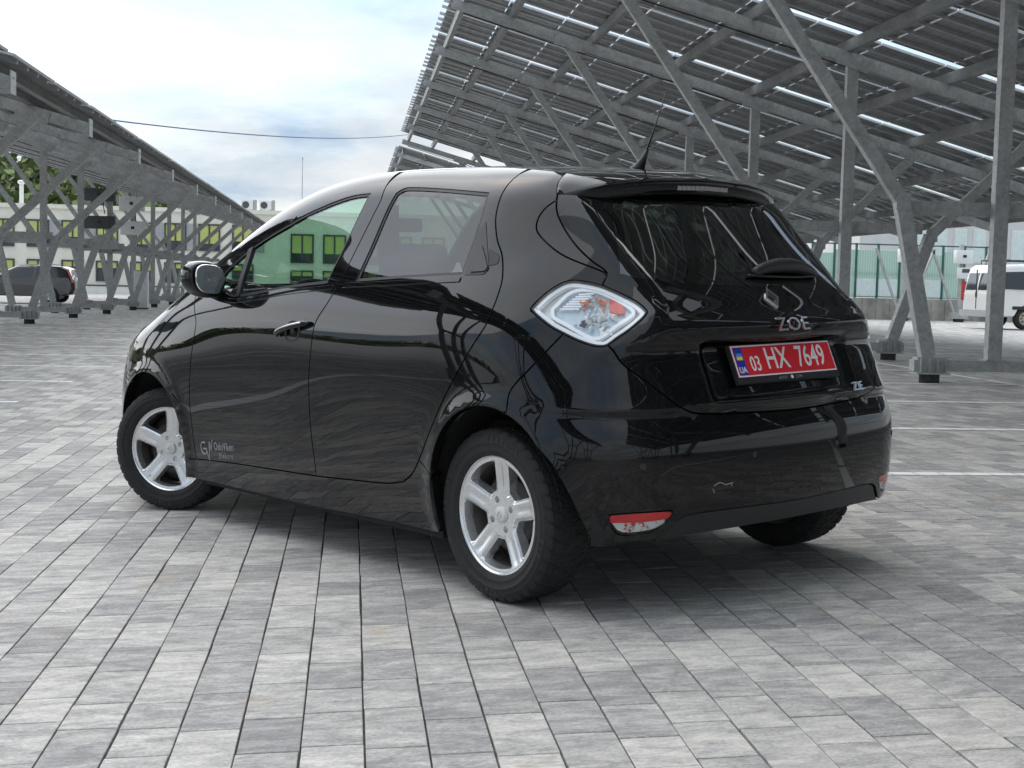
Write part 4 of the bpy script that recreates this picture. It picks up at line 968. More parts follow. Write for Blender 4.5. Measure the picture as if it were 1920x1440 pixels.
# ---- tailgate with rear window
GL_B = [(.552, 1.119), (.504, 1.103), (.317, 1.081), (.055, 1.071), (0, 1.0705)]
gl_l = cr([(.40, 1.40), (.412, 1.363), (.474, 1.269), (.552, 1.119)]); gl_b = cr(GL_B)
half = np.concatenate([cr([(0, 1.415), (.2, 1.412), (.36, 1.405), (.40, 1.40)]), gl_l, gl_b]); rw = loop(half, mir(half)[::-1])
tg_half = np.concatenate([c3([(-.115, .0, 1.46), (-.10, .25, 1.452), (-.06, .44, 1.44), (-.036, .533, 1.436)]), c_gl[np.argmin(np.linalg.norm(c_gl - np.array(GATEL[1]), axis=1)):], lamp_rear, c_glow])
tailgate = panel('tailgate', loop(tg_half, mir(tg_half)[::-1]), 'paint_black', car, holes=[rw], hole_inset=.0, h=.018)[0]
panel('rear_window', rw, 'glass_back', tailgate, inset=.001, flange=.0, offset=.0008, h=.03)
fr_in = inset_loop(rw, .03); panel('window_frit', rw, 'seal_black', tailgate, holes=[fr_in], inset=.002, hole_inset=0, flange=0, offset=-.006, h=.03)
# ---- rear bumper, valance, fog lamps
VAL = [(-.60, .262), (-.575, .275), (-.548, .30), (-.498, .336), (-.342, .342), (0, .337)]
c_val = cr([(-y, z) for y, z in VAL])       # left half, outer end first
ARCHR = [(-.300, .552), (-.337, .52), (-.368, .472), (-.396, .415), (-.418, .350), (-.431, .30), (-.438, .270)]
bump_low = c3([(-.445, .762, .266), (-.47, .738, .262), (-.534, .663, .266), (-.566, .602, .264)])
rb_half = np.concatenate([c_glow[::-1], c3(LAMP[14:19]), c_bq, arch(*RA, 106, 138, 22), cs(ARCHR), bump_low, c_val])
FOG = [(.741, .357), (.68, .362), (.60, .362), (.553, .358), (.575, .318), (.602, .298), (.65, .291), (.702, .289), (.728, .31)]
c_fog = loop(cr(FOG + FOG[:1]))
bumper = panel('rear_bumper', loop(rb_half, mir(rb_half)[::-1]), 'paint_black', car, holes=[c_fog, mir(c_fog)], flange=.03)[0]
vb = c3([(-.545, .60, .262), (-.57, .45, .270), (-.60, .2, .274), (-.605, 0, .275)])
va_half = np.concatenate([c_val[::-1], vb])
panel('rear_valance', loop(va_half, mir(va_half)[::-1]), 'plastic_black', car, flange=.09, offset=-.006)
# ridge along the valance
for s in (1, -1):
    fo = panel('fog_light', c_fog if s > 0 else mir(c_fog), 'lens_clear', bumper, inset=.002, flange=.0, offset=-.002, h=.02)[0]
    P = c_fog if s > 0 else mir(c_fog); zmid = .332
    up = loop(cr([(s * .736, .354), (s * .66, .359), (s * .556, .355), (s * .566, zmid), (s * .738, zmid - .004), (s * .736, .354)])); panel('fog_red', up, 'reflector_red', fo, inset=.001, flange=0, offset=-.008, h=.02)
    dn_ = loop(cr([(s * .733, zmid - .006), (s * .57, zmid - .002), (s * .60, .301), (s * .70, .293), (s * .733, zmid - .006)])); panel('fog_housing', dn_, 'lamp_silver', fo, inset=.001, flange=0, offset=-.014, h=.02)
    r3 = np.random.default_rng(5); mfl = MB(); mfr = MB()
    for k in range(16):
        q = rear([(s * r3.uniform(.60, .715), r3.uniform(.302, .326))])[0]; zz_ = .007 * r3.uniform(.5, 1.4); dv = r3.normal(size=3); dv[0] *= .3; dv /= np.linalg.norm(dv); dw = np.cross(dv, [1, 0, 0]); q = q + np.array([.009, 0, 0])
        (mfl if k % 3 else mfr).add([q + dv * zz_, q + dw * zz_, q - dv * zz_, q - dw * zz_, q + np.array([-zz_ * .5, 0, 0])], [(0, 1, 4), (1, 2, 4), (2, 3, 4), (3, 0, 4)])
    mfl.build('fog_reflector', 'chrome', fo); mfr.build('fog_reflector', 'reflector_red', fo)
for yy, zz_ in ((.661, .511), (.22, .517), (-.22, .517), (-.661, .511)):
    q = rear([(yy, zz_)]); n = F_grad(q)[0]; mt = surf_mat(q[0] + n * .0004, n, (0, -1, 0)); m = MB(); k = 24
    m.add([mt @ Vector((r * math.cos(2 * math.pi * j / k), r * math.sin(2 * math.pi * j / k), z)) for r, z in ((.0105, .0), (.0105, .0012), (.0085, .0012), (.0085, .0002)) for j in range(k)] + [mt @ Vector((0, 0, .0004))], [(r * k + j, r * k + (j + 1) % k, (r + 1) * k + (j + 1) % k, (r + 1) * k + j) for r in range(3) for j in range(k)] + [(3 * k + j, 3 * k + (j + 1) % k, 4 * k) for j in range(k)])
    m.build('parking_sensor', 'plastic_grey', bumper)
# scuffs on the bumper
for pts in ([(.395, .428), (.372, .437), (.345, .428), (.314, .432)], [(.40, .418), (.392, .405)], [(.322, .43), (.318, .42)]):
    L_ = rear(dense(pts, .006)); N_ = F_grad(L_); MB().tube(L_ + N_ * .0004, .0016, 5).build('paint_scuff', 'sticker_grey', bumper)
# ---- tail lamps
def tail_lamp(s):
    mm = (lambda P: P) if s > 0 else mir
    L0 = mm(c_lamp); root = panel('tail_light', L0, 'plain_black', car, holes=[inset_loop(L0, .006)], inset=.002, hole_inset=0, flange=.03, h=.02, offset=.001)[0]
    ms = np.array([1, s, 1]); i1, i2 = inset_loop(L0, .008), inset_loop(L0, .020)
    panel('light_housing', inset_loop(L0, .007), 'lamp_silver', root, inset=0, flange=.0, h=.02, offset=-.030)
    panel('light_ring', i1, 'lamp_white', root, holes=[i2], inset=0, hole_inset=0, flange=.022, offset=-.006, h=.012)
    K = np.array([(-.218, .740, 1.010), (-.258, .682, 1.070), (-.32, .628, 1.073), (-.40, .583, 1.033), (-.452, .578, .998), (-.437, .640, .955), (-.40, .692, .913), (-.365, .718, .921), (-.30, .741, .955), (-.246, .757, .982)])
    kl = loop(c3(np.concatenate([K, K[:1]]) * ms)); panel('light_ring', kl, 'lamp_white', root, holes=[inset_loop(kl, .011)], inset=0, hole_inset=0, flange=.016, offset=-.010, h=.012)
    panel('light_back', inset_loop(kl, .010), 'lamp_blue', root, inset=0, flange=0, offset=-.026, h=.02)
    for k in range(7):
        a = np.array([-.234 - .008 * k, .720 - .008 * k, 1.008 + .0085 * k]); b2 = a + np.array([-.062 + .004 * k, -.034, .003])
        pts = c3(np.array([a, (a + b2) / 2, b2]) * ms); nn = F_grad(pts); MB().tube(pts - nn * .016, .0036, 5).build('light_slat', 'lamp_white', root)
    r2 = np.random.default_rng(11)
    def shards(name, c, sp_, n, mat, size=.011):
        m = MB(); c = np.array(c)
        for _ in range(n):
            q = from_sph(to_sph(((c + r2.normal(0, 1, 3) * np.array(sp_)) * ms)[None]))[0]; nn = F_grad(q[None])[0]; d1 = r2.normal(size=3); d1 -= nn * (d1 @ nn) * .55; d1 /= np.linalg.norm(d1); d2 = np.cross(nn, d1); z = size * r2.uniform(.6, 1.5)
            q = q - nn * r2.uniform(.010, .020); m.add([q + d1 * z, q + d2 * z * .6 + nn * .003, q - d1 * z, q - d2 * z * .6, q + nn * z * .6], [(0, 1, 4), (1, 2, 4), (2, 3, 4), (3, 0, 4)])
        m.build(name, mat, root)
    shards('bulb', (-.312, .668, 1.020), (.010, .011, .009), 12, 'lamp_orange', .009); shards('bulb', (-.355, .632, 1.034), (.010, .010, .010), 12, 'lamp_orange', .009)
    rl = loop(c3(np.array([(-.375, .612, 1.049), (-.410, .596, 1.030), (-.432, .602, 1.000), (-.392, .630, 1.006), (-.375, .612, 1.049)]) * ms)); panel('red_reflector', rl, 'lamp_red', root, inset=0, flange=.006, h=.01, offset=-.012)
    shards('light_reflector', (-.385, .660, .978), (.026, .018, .012), 14, 'lamp_silver', .013); shards('light_reflector', (-.375, .665, .985), (.032, .022, .014), 16, 'lamp_blue', .012); shards('light_reflector', (-.38, .66, .98), (.03, .02, .012), 8, 'lamp_white', .009); shards('light_reflector', (-.398, .668, .945), (.010, .010, .010), 12, 'lamp_white', .009); shards('light_reflector', (-.34, .655, 1.03), (.02, .016, .015), 10, 'lamp_blue', .010)
    shards('light_socket', (-.352, .708, .962), (.012, .006, .004), 6, 'box_dark', .010)
    panel('light_lens', inset_loop(L0, .0045), 'lens_clear', root, inset=0, flange=0, offset=.0008, h=.016)
tail_lamp(1); tail_lamp(-1)
# ---- roof, windscreen, bonnet, wings, front bumper
rf = np.concatenate([c_roofe, ct([(2.20, .712), (2.30, .69), (2.43, .56), (2.55, .30), (2.585, 0)])])
rf = np.concatenate([ct([(.01, .0), (.012, .25), (.009, .45), (-.0, .465)]), part_x(rf, .0, 9)])
ws = np.concatenate([ct([(1.60, 0), (1.585, .2), (1.53, .43)]), ct([(1.53, .435), (1.75, .495), (2.0, .578), (2.2, .645), (2.27, .66)]), ct([(2.27, .66), (2.40, .50), (2.50, .28), (2.535, 0)])])
WS = loop(ws, mir(ws)[::-1])
roof = panel('roof', loop(rf, mir(rf)[::-1]), 'paint_black', car, holes=[WS], hole_inset=0, proj='top', h=.035)[0]
panel('windscreen', WS, 'glass_green', car, inset=.001, flange=0, offset=-.002, proj='top', h=.06)
WING_T = [(2.17, 1.10), (2.25, 1.075), (2.40, 1.025), (2.60, .965), (2.85, .885), (3.02, .815)]
c_wt = cs(WING_T)
wing = loop(c_fdf[::-1], cs([(2.131, .976), (2.165, 1.03), (2.17, 1.10)]), c_wt, cs([(3.02, .815), (3.06, .70), (3.03, .60), (2.98, .48), (2.935, .40)]), arch(*FA, 10, 188), cs([(2.235, .285), (2.158, .292)]))
panel('front_wing', wing, 'paint_black', car, both=True, flange=.035)
bn = np.concatenate([to_top(c_wt[::-1]), [(2.30, .70), (2.44, .57), (2.56, .31), (2.595, 0)]]); bn = np.concatenate([ct(bn[:len(c_wt)][::12]), ct([(2.20, .725), (2.31, .70), (2.44, .57), (2.56, .31), (2.598, 0)])])
bn = np.concatenate([ct([(3.24, 0), (3.20, .25), (3.10, .5)]), c_wt[::-1][:-2], ct([(2.315, .70), (2.44, .57), (2.56, .31), (2.598, 0)])])
panel('bonnet', loop(bn, mir(bn)[::-1]), 'paint_black', car, proj='top', h=.035)
fbh = np.concatenate([ct([(3.245, 0), (3.205, .25), (3.105, .5)]), c_wt[-1:], cs([(3.02, .815), (3.06, .70), (3.03, .60), (2.98, .48), (2.935, .40)]), arch(*FA, 9, -25, 10), c3([(2.93, .80, .20), (3.2, .66, .19), (3.36, .3, .19), (3.385, 0, .19)])])
panel('front_bumper', loop(fbh, mir(fbh)[::-1]), 'paint_black', car, wrap=True, h=.035)
for s in (1, -1):
    hl = c3(np.array([(2.80, .775, .895), (2.95, .72, .855), (3.12, .60, .80), (3.2, .5, .76), (3.16, .58, .72), (3.05, .70, .72), (2.93, .765, .78), (2.80, .775, .895)])); hl = loop(hl); hl = hl if s > 0 else mir(hl)
    o = panel('headlight', hl, 'lamp_silver', car, inset=0, flange=.004, offset=.002, h=.03, wrap=True)[0]; panel('headlight_lens', inset_loop(hl, .002, wrap=True), 'lens_clear', o, inset=0, flange=.003, offset=.008, h=.03, wrap=True)
# ---- roof spoiler
ys_ = np.linspace(-.565, .565, 61); tx = spl([0, .2, .35, .45, .52, .565], [-.225, -.213, -.185, -.150, -.110, -.075]); tz = spl([0, .2, .35, .45, .52, .565], [1.452, 1.446, 1.434, 1.419, 1.402, 1.386]); fx = spl([0, .3, .45, .5, .565], [.006, .006, .004, -.015, -.062])
V = []; nprof = 0; gfe = c_gl[:np.argmin(np.linalg.norm(c_gl - np.array(GATEL[2]), axis=1)) + 1]
for y in ys_:
    a = abs(y); x0 = .006 if a < .45 else float(np.interp(a, gfe[:, 1], gfe[:, 0])); ztop = float(top([(x0, a)])[0, 2]) if a < .45 else float(np.interp(a, gfe[:, 1], gfe[:, 2]))
    xt, zt_ = float(tx(a)), float(tz(a)); prof = []
    for t in np.linspace(0, 1, 9):
        prof.append((x0 + (xt - x0) * t, ztop + .0015 + (zt_ - ztop) * (t ** 1.15) + .012 * math.sin(math.pi * t) * (1 - a / .7)))
    prof += [(xt - .003, zt_ - .004), (xt - .004, zt_ - .010), (xt + .010, zt_ - .046), (xt + .016, zt_ - .052), (xt + .05, zt_ - .050), (xt + .085, zt_ - .035)]
    nprof = len(prof); V += [(px_, y, pz_) for px_, pz_ in prof]
Fs = [(i * nprof + j, (i + 1) * nprof + j, (i + 1) * nprof + j + 1, i * nprof + j + 1) for i in range(len(ys_) - 1) for j in range(nprof - 1)] + [tuple(range(nprof))[::-1], tuple((len(ys_) - 1) * nprof + j for j in range(nprof))]
spo = make('roof_spoiler', V, Fs, 'paint_black', tailgate, True)
m = MB()
for i in range(12):
    y = -.132 + i * .022; a = abs(y + .011); m.box(float(tx(a)) + .0005, float(tx(a)) + .02, y + .001, y + .021, float(tz(a)) - .037, float(tz(a)) - .018)
m.build('brake_light', 'brake_lens', spo)
# ---- badges, wiper, number plate, aerial
q = rear([(0, 1.028)]); n = F_grad(q)[0]; mt = surf_mat(q[0] + n * .004, n, (0, -1, 0)); m = MB()
def rhomb(w, h): return [(0, h), (w, 0), (0, -h), (-w, 0)]
for (wa, ha), (wb, hb2) in (((.036, .047), (.024, .030)),):
    A_, B_ = rhomb(wa, ha), rhomb(wb, hb2); m.add([mt @ Vector((x, y, -.004)) for x, y in A_] + [mt @ Vector((x * .94, y * .94, .004)) for x, y in A_] + [mt @ Vector((x, y, .004)) for x, y in B_] + [mt @ Vector((x, y, -.004)) for x, y in B_], [(r * 4 + i, r * 4 + (i + 1) % 4, ((r + 1) % 4) * 4 + (i + 1) % 4, ((r + 1) % 4) * 4 + i) for r in range(4) for i in range(4)])
m.build('emblem', 'chrome', tailgate)
q = rear([(-.012, .938)]); n = F_grad(q)[0]; text_mesh('ZOE', .068, 'chrome', tailgate, surf_mat(np.array([-.619, -.012, .940]), (-.93, 0, .36), (0, -1, 0)), 'model_lettering', .0025, 'CENTER', 1.25, 1.06)
q = rear([(-.387, .703)]); n = F_grad(q)[0]; text_mesh('Z.E.', .045, 'lamp_blue', tailgate, surf_mat(q[0] + n * .006, n, (0, -1, 0)), 'badge_lettering', .005, 'CENTER', .8, 1.0)
# plate: 520 x 112 mm
pt, pb2 = np.array([-.566, 0, .873]), np.array([-.609, 0, .771]); pm = (pt + pb2) / 2; yv = Vector(pt - pb2).normalized(); xv = Vector((0, -1, 0)); nv = xv.cross(yv); mt = Matrix(((xv.x, yv.x, nv.x, pm[0] - .004), (xv.y, yv.y, nv.y, pm[1]), (xv.z, yv.z, nv.z, pm[2]), (0, 0, 0, 1)))
def slab(x0, x1, y0, y1, z0, z1): 
    m = MB().box(x0, x1, y0, y1, z0, z1); m.v = [tuple(mt @ Vector(v)) for v in m.v]; return m
holder = slab(-.268, .268, -.078, .059, -.014, .002).build('plate_holder', 'plastic_black', tailgate)
plate = slab(-.26, .26, -.055, .055, .0022, .0034).build('number_plate', 'plate_white', holder)
slab(-.255, .255, -.050, .050, .0036, .0042).build('plate_face', 'plate_red', plate) if False else None
pf = slab(-.255, .255, -.050, .050, .0036, .0042); pf.build('plate_face', 'plate_red', plate)
slab(-.252, -.210, -.048, .048, .0044, .0048).build('blue_band', 'plate_blue', plate); slab(-.246, -.216, .016, .028, .005, .0053).build('flag_stripe', 'flag_blue', plate); slab(-.246, -.216, .004, .016, .005, .0053).build('flag_stripe', 'flag_yellow', plate)
def pl_text(s, x, y, size, mat='plate_white', sx=.8, sp=1.0): text_mesh(s, size, mat, plate, mt @ Matrix.Translation((x, y, .0052)), 'plate_lettering', .0006, 'CENTER', sx, sp, size * .008)
pl_text('UA', -.231, -.032, .030, sx=.9); pl_text('03', -.160, -.014, .075, sx=.72); pl_text('HX', -.045, .0, .108, sx=.78); pl_text('7649', .136, .0, .108, sx=.72)
text_mesh('AUTO', .013, 'sticker_grey', holder, mt @ Matrix.Translation((-.04, -.067, .0026)), 'holder_lettering', .0003, 'CENTER', 1.1, 1.1); text_mesh('COM', .013, 'sticker_grey', holder, mt @ Matrix.Translation((.045, -.067, .0026)), 'holder_lettering', .0003, 'CENTER', 1.1, 1.1)
m = MB(); m.add([mt @ Vector((.008 + .007 * math.cos(2 * math.pi * j / 14), -.066 + .007 * math.sin(2 * math.pi * j / 14), .003)) for j in range(14)], [tuple(range(14))]); m.build('holder_dot', 'plate_white', holder)
# wiper: hub cover and blade
def wpt(y, z, l): 
    q = rear([(y, z)]); return q[0] + F_grad(q)[0] * l
L_ = [wpt(y, z, l) for y, z, l in ((.015, 1.110, .012), (-.04, 1.117, .024), (-.11, 1.120, .032), (-.2, 1.119, .032), (-.28, 1.112, .026), (-.345, 1.100, .014))]
wp = MB().tube(dense(L_, .01), list(.006 + .020 * np.sin(np.pi * np.linspace(.10, .95, len(dense(L_, .01)))) ** .7), 12).build('rear_wiper', 'plastic_black', tailgate, True)
L2 = [wpt(y, z, .010) for y, z in ((.05, 1.102), (-.1, 1.096), (-.25, 1.094), (-.36, 1.098))]; MB().tube(dense(L2, .02), .005, 6).build('wiper_blade', 'plastic_black', wp, True)
ab = top([(.09, 0)])[0]
ant = MB().tube([(.125, 0, ab[2] - .012), (.10, 0, ab[2] + .012), (.078, 0, ab[2] + .04), (.062, 0, ab[2] + .07)], [.030, .021, .011, .006], 10).build('aerial_base', 'plastic_black', roof, True)
MB().tube([(.064, 0, ab[2] + .066), (.02, 0, ab[2] + .155), (-.044, 0, ab[2] + .285)], [.004, .0025, .0018], 6).build('aerial_rod', 'plastic_black', ant, True)
# ---- door mirrors
for s in (1, -1):
    import bmesh
    bmv = bmesh.new(); bmesh.ops.create_uvsphere(bmv, u_segments=32, v_segments=20, radius=1)
    for v in bmv.verts:
        x, y, z = v.co; sup = lambda t, e: math.copysign(abs(t) ** e, t)
        X = sup(x, .8) * .085; Y = sup(y, .78) * .092; Z = sup(z, .8) * .080
        if X < -.0: X = max(X, -.036 - .02 * (1 - abs(y)))
        Z += .012 * (Y / .092); Z *= (1 - .10 * (Y > 0) * Y / .092); X += .035 * (Y / .11) * 0 
        v.co = (X, Y, Z)
    me = bpy.data.meshes.new('side_mirror'); bmv.to_mesh(me); bmv.free(); me.materials.append(M['paint_black']); me.polygons.foreach_set('use_smooth', [True] * len(me.polygons))
    mo = link(bpy.data.objects.new('side_mirror', me), car); mo.location = (1.885, s * .912, 1.118); mo.scale = (1, s, 1); mo.rotation_euler = (0, 0, s * R(8))
    n = 32; V = [(-.059, 0, 0)]
    for r in (.5, .96, 1.0):
        for j in range(n):
            a = 2 * math.pi * j / n; sup = lambda t, e: math.copysign(abs(t) ** e, t); V.append((-.060 + (.004 if r == 1.0 else 0), sup(math.cos(a), .75) * .077 * r, sup(math.sin(a), .75) * .064 * r + .010 * math.cos(a)))
    make('mirror_glass', V, [(0, 1 + j, 1 + (j + 1) % n) for j in range(n)] + [(1 + k * n + j, 1 + (k + 1) * n + j, 1 + (k + 1) * n + (j + 1) % n, 1 + k * n + (j + 1) % n) for k in range(2) for j in range(n)], 'mirror_glass', mo, False)
    rbox('turn_signal', (.03, .05, .020), (.052, .050, -.016), 'lamp_white', mo, .008, 2)
    q = side([(1.92, 1.055)])[0]; q = q if s > 0 else mir(q); MB().tube([(1.93, q[1] - s * .03, 1.045), (1.915, q[1] + s * .01, 1.052), (1.90, s * .90, 1.075)], [.045, .032, .026], 12).build('mirror_arm', 'paint_black', mo if False else car, True)
# ---- wheels
def tyre_mesh():
    prof = [(.199, .072), (.206, .082), (.213, .086), (.222, .0895), (.2265, .0925), (.2275, .0915), (.240, .0965), (.2475, .0972), (.2482, .0980), (.2535, .0980), (.2542, .0972), (.266, .0962), (.274, .0945), (.2747, .0935), (.284, .090)]
    tread = [(.2895, .0865), (.2935, .083)] + [(.3005 - .0035 * (abs(y) / .078) ** 3, y) for y in np.linspace(.079, -.079, 34)] + [(.2935, -.083), (.2895, -.0865)]
    prof2 = [(r, -y) for r, y in prof[::-1]]; full = prof + tread + prof2; nth = 40 * 9; V = []; npf = len(full); nside = len(prof)
    th = np.arange(nth) * 2 * np.pi / nth
    for k, (r, y) in enumerate(full):
        rr = np.full(nth, r)
        if nside <= k < nside + len(tread):
            ay = abs(y); ph = np.mod(th * 40 / (2 * np.pi) + 9.0 * ay * (1 if y > 0 else 1) + (0.5 if y < 0 else 0) * (1), 1.0)
            gro = (ph < .22) * (.0055 if ay > .012 else .004); ph2 = np.mod(th * 40 / (2 * np.pi) - 14 * ay + .3, 1.0); gro = np.maximum(gro, (ph2 < .12) * (.02 < ay < .06) * .0045)
            if .044 < ay < .049: gro = np.maximum(gro, .005)
            sip = (np.mod(th * 40 / (2 * np.pi) * 3 + 5 * ay, 1.0) < .2) * .0018; rr = rr - np.maximum(gro, sip * (ay < .075))
        elif r > .283: rr = rr - (np.mod(th * 60 / (2 * np.pi), 1.0) < .35) * .0012
        V.append(np.stack([rr * np.cos(th), np.full(nth, y), rr * np.sin(th)], -1))
    V = np.concatenate(V); i, j = np.meshgrid(np.arange(npf - 1), np.arange(nth), indexing='ij'); j2 = (j + 1) % nth
    Fs = np.stack([i * nth + j, i * nth + j2, (i + 1) * nth + j2, (i + 1) * nth + j], -1).reshape(-1, 4)
    me = bpy.data.meshes.new('tyre'); me.from_pydata(V.tolist(), [], Fs.tolist()); me.materials.append(M['tyre']); me.polygons.foreach_set('use_smooth', [bool(abs(k // nth) < nside or k // nth >= nside + len(tread) - 1) for k in range(len(Fs))]); me.update(); return me
def rim_face():
    def yface(r, th):
        # distance to the nearest spoke edge
        k = np.round((th - np.pi / 2) / (2 * np.pi / 5)); a = th - np.pi / 2 - k * 2 * np.pi / 5; t = r * np.sin(a); e = .0345 + .02 * (r - .1) - np.abs(t)
        y = .074 - .020 * np.clip(1 - (r / .195) ** 2, 0, 1)
        y = y - .007 * (1 - np.clip(e / .010, 0, 1)) * (r > .075) * (r < .185)
        y = y - .0035 * np.exp(-(t / .011) ** 2) * np.clip((r - .07) / .03, 0, 1) * np.clip((.19 - r) / .02, 0, 1)
        return y
    holes = []
    for k in range(5):
        ac = np.pi / 2 + (k + .5) * 2 * np.pi / 5; pts = []
        ri, ro = .088, .186
        for r in np.linspace(ri + .004, ro - .006, 9): pts.append((r, ac - (np.pi / 5 - math.asin((.035 + .02 * (r - .1)) / r))))
        ho = np.pi / 5 - math.asin((.035 + .02 * (ro - .1)) / ro)
        for t in np.linspace(-.93, .93, 11): pts.append((ro, ac + t * ho))
        for r in np.linspace(ro - .006, ri + .004, 9): pts.append((r, ac + (np.pi / 5 - math.asin((.035 + .02 * (r - .1)) / r))))
        hi_ = np.pi / 5 - math.asin((.035 + .02 * (ri - .1)) / ri)
        for t in np.linspace(.8, -.8, 4): pts.append((ri - .003, ac + t * hi_))
        P = np.array([(r * math.cos(a), r * math.sin(a)) for r, a in pts]); 
        for _ in range(1): P = np.stack([.75 * P + .25 * np.roll(P, -1, 0), .25 * P + .75 * np.roll(P, -1, 0)], 1).reshape(-1, 2)
        holes.append(P)
    for k in range(4):
        a = np.pi / 4 + k * np.pi / 2 + .3; c = np.array([.054 * math.cos(a), .054 * math.sin(a)]); t = np.linspace(0, 2 * np.pi, 18, endpoint=False); holes.append(c + .0115 * np.stack([np.cos(t), np.sin(t)], -1))
    t = np.linspace(0, 2 * np.pi, 96, endpoint=False); outer = .199 * np.stack([np.cos(t), np.sin(t)], -1)
    st = .0055; gx_, gy_ = np.meshgrid(np.arange(-.2, .2, st), np.arange(-.2, .2, st)); G = np.stack([gx_.ravel(), gy_.ravel()], -1); ok = inpoly(G, outer)
    for h_ in holes: ok &= ~inpoly(G, h_)
    G = G[ok]; B = np.concatenate([outer] + holes); dm = np.full(len(G), 1e9)
    for c in range(0, len(B), 64): dm = np.minimum(dm, np.sqrt(((G[:, None] - B[None, c:c + 64]) ** 2).sum(-1)).min(1))
    G = G[dm > st * .5]; ed = []; o = 0
    for l in [outer] + holes: ed += [(o + i, o + (i + 1) % len(l)) for i in range(len(l))]; o += len(l)
    vs_, _, fs_, *_ = delaunay_2d_cdt([Vector((float(a), float(b))) for a, b in np.concatenate([B, G])], ed, [], 0, 1e-7); U = np.array([(v.x, v.y) for v in vs_]); T = np.array([f for f in fs_ if len(f) == 3]); c = U[T].mean(1); ok = inpoly(c, outer)
    for h_ in holes: ok &= ~inpoly(c, h_)
    T = T[ok]; r = np.hypot(U[:, 0], U[:, 1]); th = np.arctan2(U[:, 1], U[:, 0]); V = np.stack([U[:, 0], yface(r, th), U[:, 1]], -1)
    fn = np.cross(V[T[:, 1]] - V[T[:, 0]], V[T[:, 2]] - V[T[:, 0]]); fl = fn[:, 1] < 0; T[fl] = T[fl][:, ::-1]; V = list(V); Fs = [tuple(t_) for t_ in T]
    for q, h_ in enumerate(holes):
        n = len(h_); o = len(V); r = np.hypot(h_[:, 0], h_[:, 1]); th = np.arctan2(h_[:, 1], h_[:, 0]); y0 = yface(r, th); d = .034 if q < 5 else .02; sc = .985 if q < 5 else 1
        V += list(np.stack([h_[:, 0], y0, h_[:, 1]], -1)); c = h_.mean(0); h2 = c + (h_ - c) * (.90 if q < 5 else 1.0); V += list(np.stack([h2[:, 0], y0 - d, h2[:, 1]], -1))
        Fs += [(o + i, o + n + i, o + n + (i + 1) % n, o + (i + 1) % n) for i in range(n)]
        if q >= 5: Fs.append(tuple(o + n + i for i in range(n)))
    return V, Fs
TYRE = tyre_mesh(); RV, RF = rim_face()
def mesh_from(name, m, mat, smooth=True):
    me = bpy.data.meshes.new(name); me.from_pydata([tuple(map(float, v)) for v in m[0]], [], [tuple(map(int, f)) for f in m[1]]); me.materials.append(M[mat]); me.polygons.foreach_set('use_smooth', [smooth] * len(me.polygons)); me.update(); return me
RIM = mesh_from('rim', (RV, RF), 'alloy_silver'); 
from math import pi
bpy.context.view_layer.update()
RIM.set_sharp_from_angle(angle=R(32))
lm = MB().lathe_y([(.1985, .0735), (.2035, .0795), (.2085, .0815), (.2125, .0795), (.2135, .073), (.209, .066)], 72); LIP = mesh_from('rim_lip', (lm.v, lm.f), 'alloy_silver')
lm = MB().lathe_y([(.1985, .073), (.1925, .058), (.188, .03), (.186, -.02), (.190, -.07), (.205, -.082)], 72); BAR = mesh_from('rim_barrel', (lm.v, lm.f), 'alloy_inner')
lm = MB().lathe_y([(.001, .066), (.022, .0655), (.0285, .062), (.0295, .054)], 32); CAP = mesh_from('centre_cap', (lm.v, lm.f), 'lamp_silver')
lm = MB().lathe_y([(.04, .022), (.10, .024), (.128, .022), (.128, .006), (.05, .004)], 40); DISC = mesh_from('brake_disc', (lm.v, lm.f), 'rust_brown')
lm = MB().lathe_y([(.001, .006), (.15, .0), (.178, -.03), (.185, -.07), (.06, -.085), (.001, -.085)], 40); DRUM = mesh_from('brake_shield', (lm.v, lm.f), 'plain_black')
cm = MB(); mtc = Matrix(((1, 0, 0, 0), (0, 0, 1, .0668), (0, 1, 0, 0), (0, 0, 0, 1)))
A_, B_ = rhomb(.013, .017), rhomb(.008, .0105); cm.add([mtc @ Vector((x, y, .0)) for x, y in A_] + [mtc @ Vector((x, y, .0015)) for x, y in A_] + [mtc @ Vector((x, y, .0015)) for x, y in B_], [(4 + i, 4 + (i + 1) % 4, 8 + (i + 1) % 4, 8 + i) for i in range(4)] + [(i, (i + 1) % 4, 4 + (i + 1) % 4, 4 + i) for i in range(4)]); CAPL = mesh_from('cap_emblem', (cm.v, cm.f), 'chrome', False)
def wheel(x, y, steer, spin, s):
    w = empty('wheel', (x, y, .3005), (0, 0, steer + (0 if s > 0 else math.pi)), parent=car)
    hub = link(bpy.data.objects.new('tyre', TYRE), w); hub.rotation_euler = (0, spin, 0)
    rim = link(bpy.data.objects.new('rim', RIM), w); rim.rotation_euler = (0, spin, 0)
    for nm, me in (('rim_lip', LIP), ('rim_barrel', BAR), ('centre_cap', CAP), ('brake_disc', DISC), ('brake_shield', DRUM), ('cap_emblem', CAPL)) + tuple(('tyre_lettering', q_) for q_ in LETS): 
        o = link(bpy.data.objects.new(nm, me), w); o.rotation_euler = (0, spin, 0)
    m = MB()
    a = 2.6; m.tube([(.182 * math.cos(a), .05, .182 * math.sin(a)), (.160 * math.cos(a), .056, .160 * math.sin(a))], .004, 6); m.build('valve', 'plain_black', w)
LETS = []
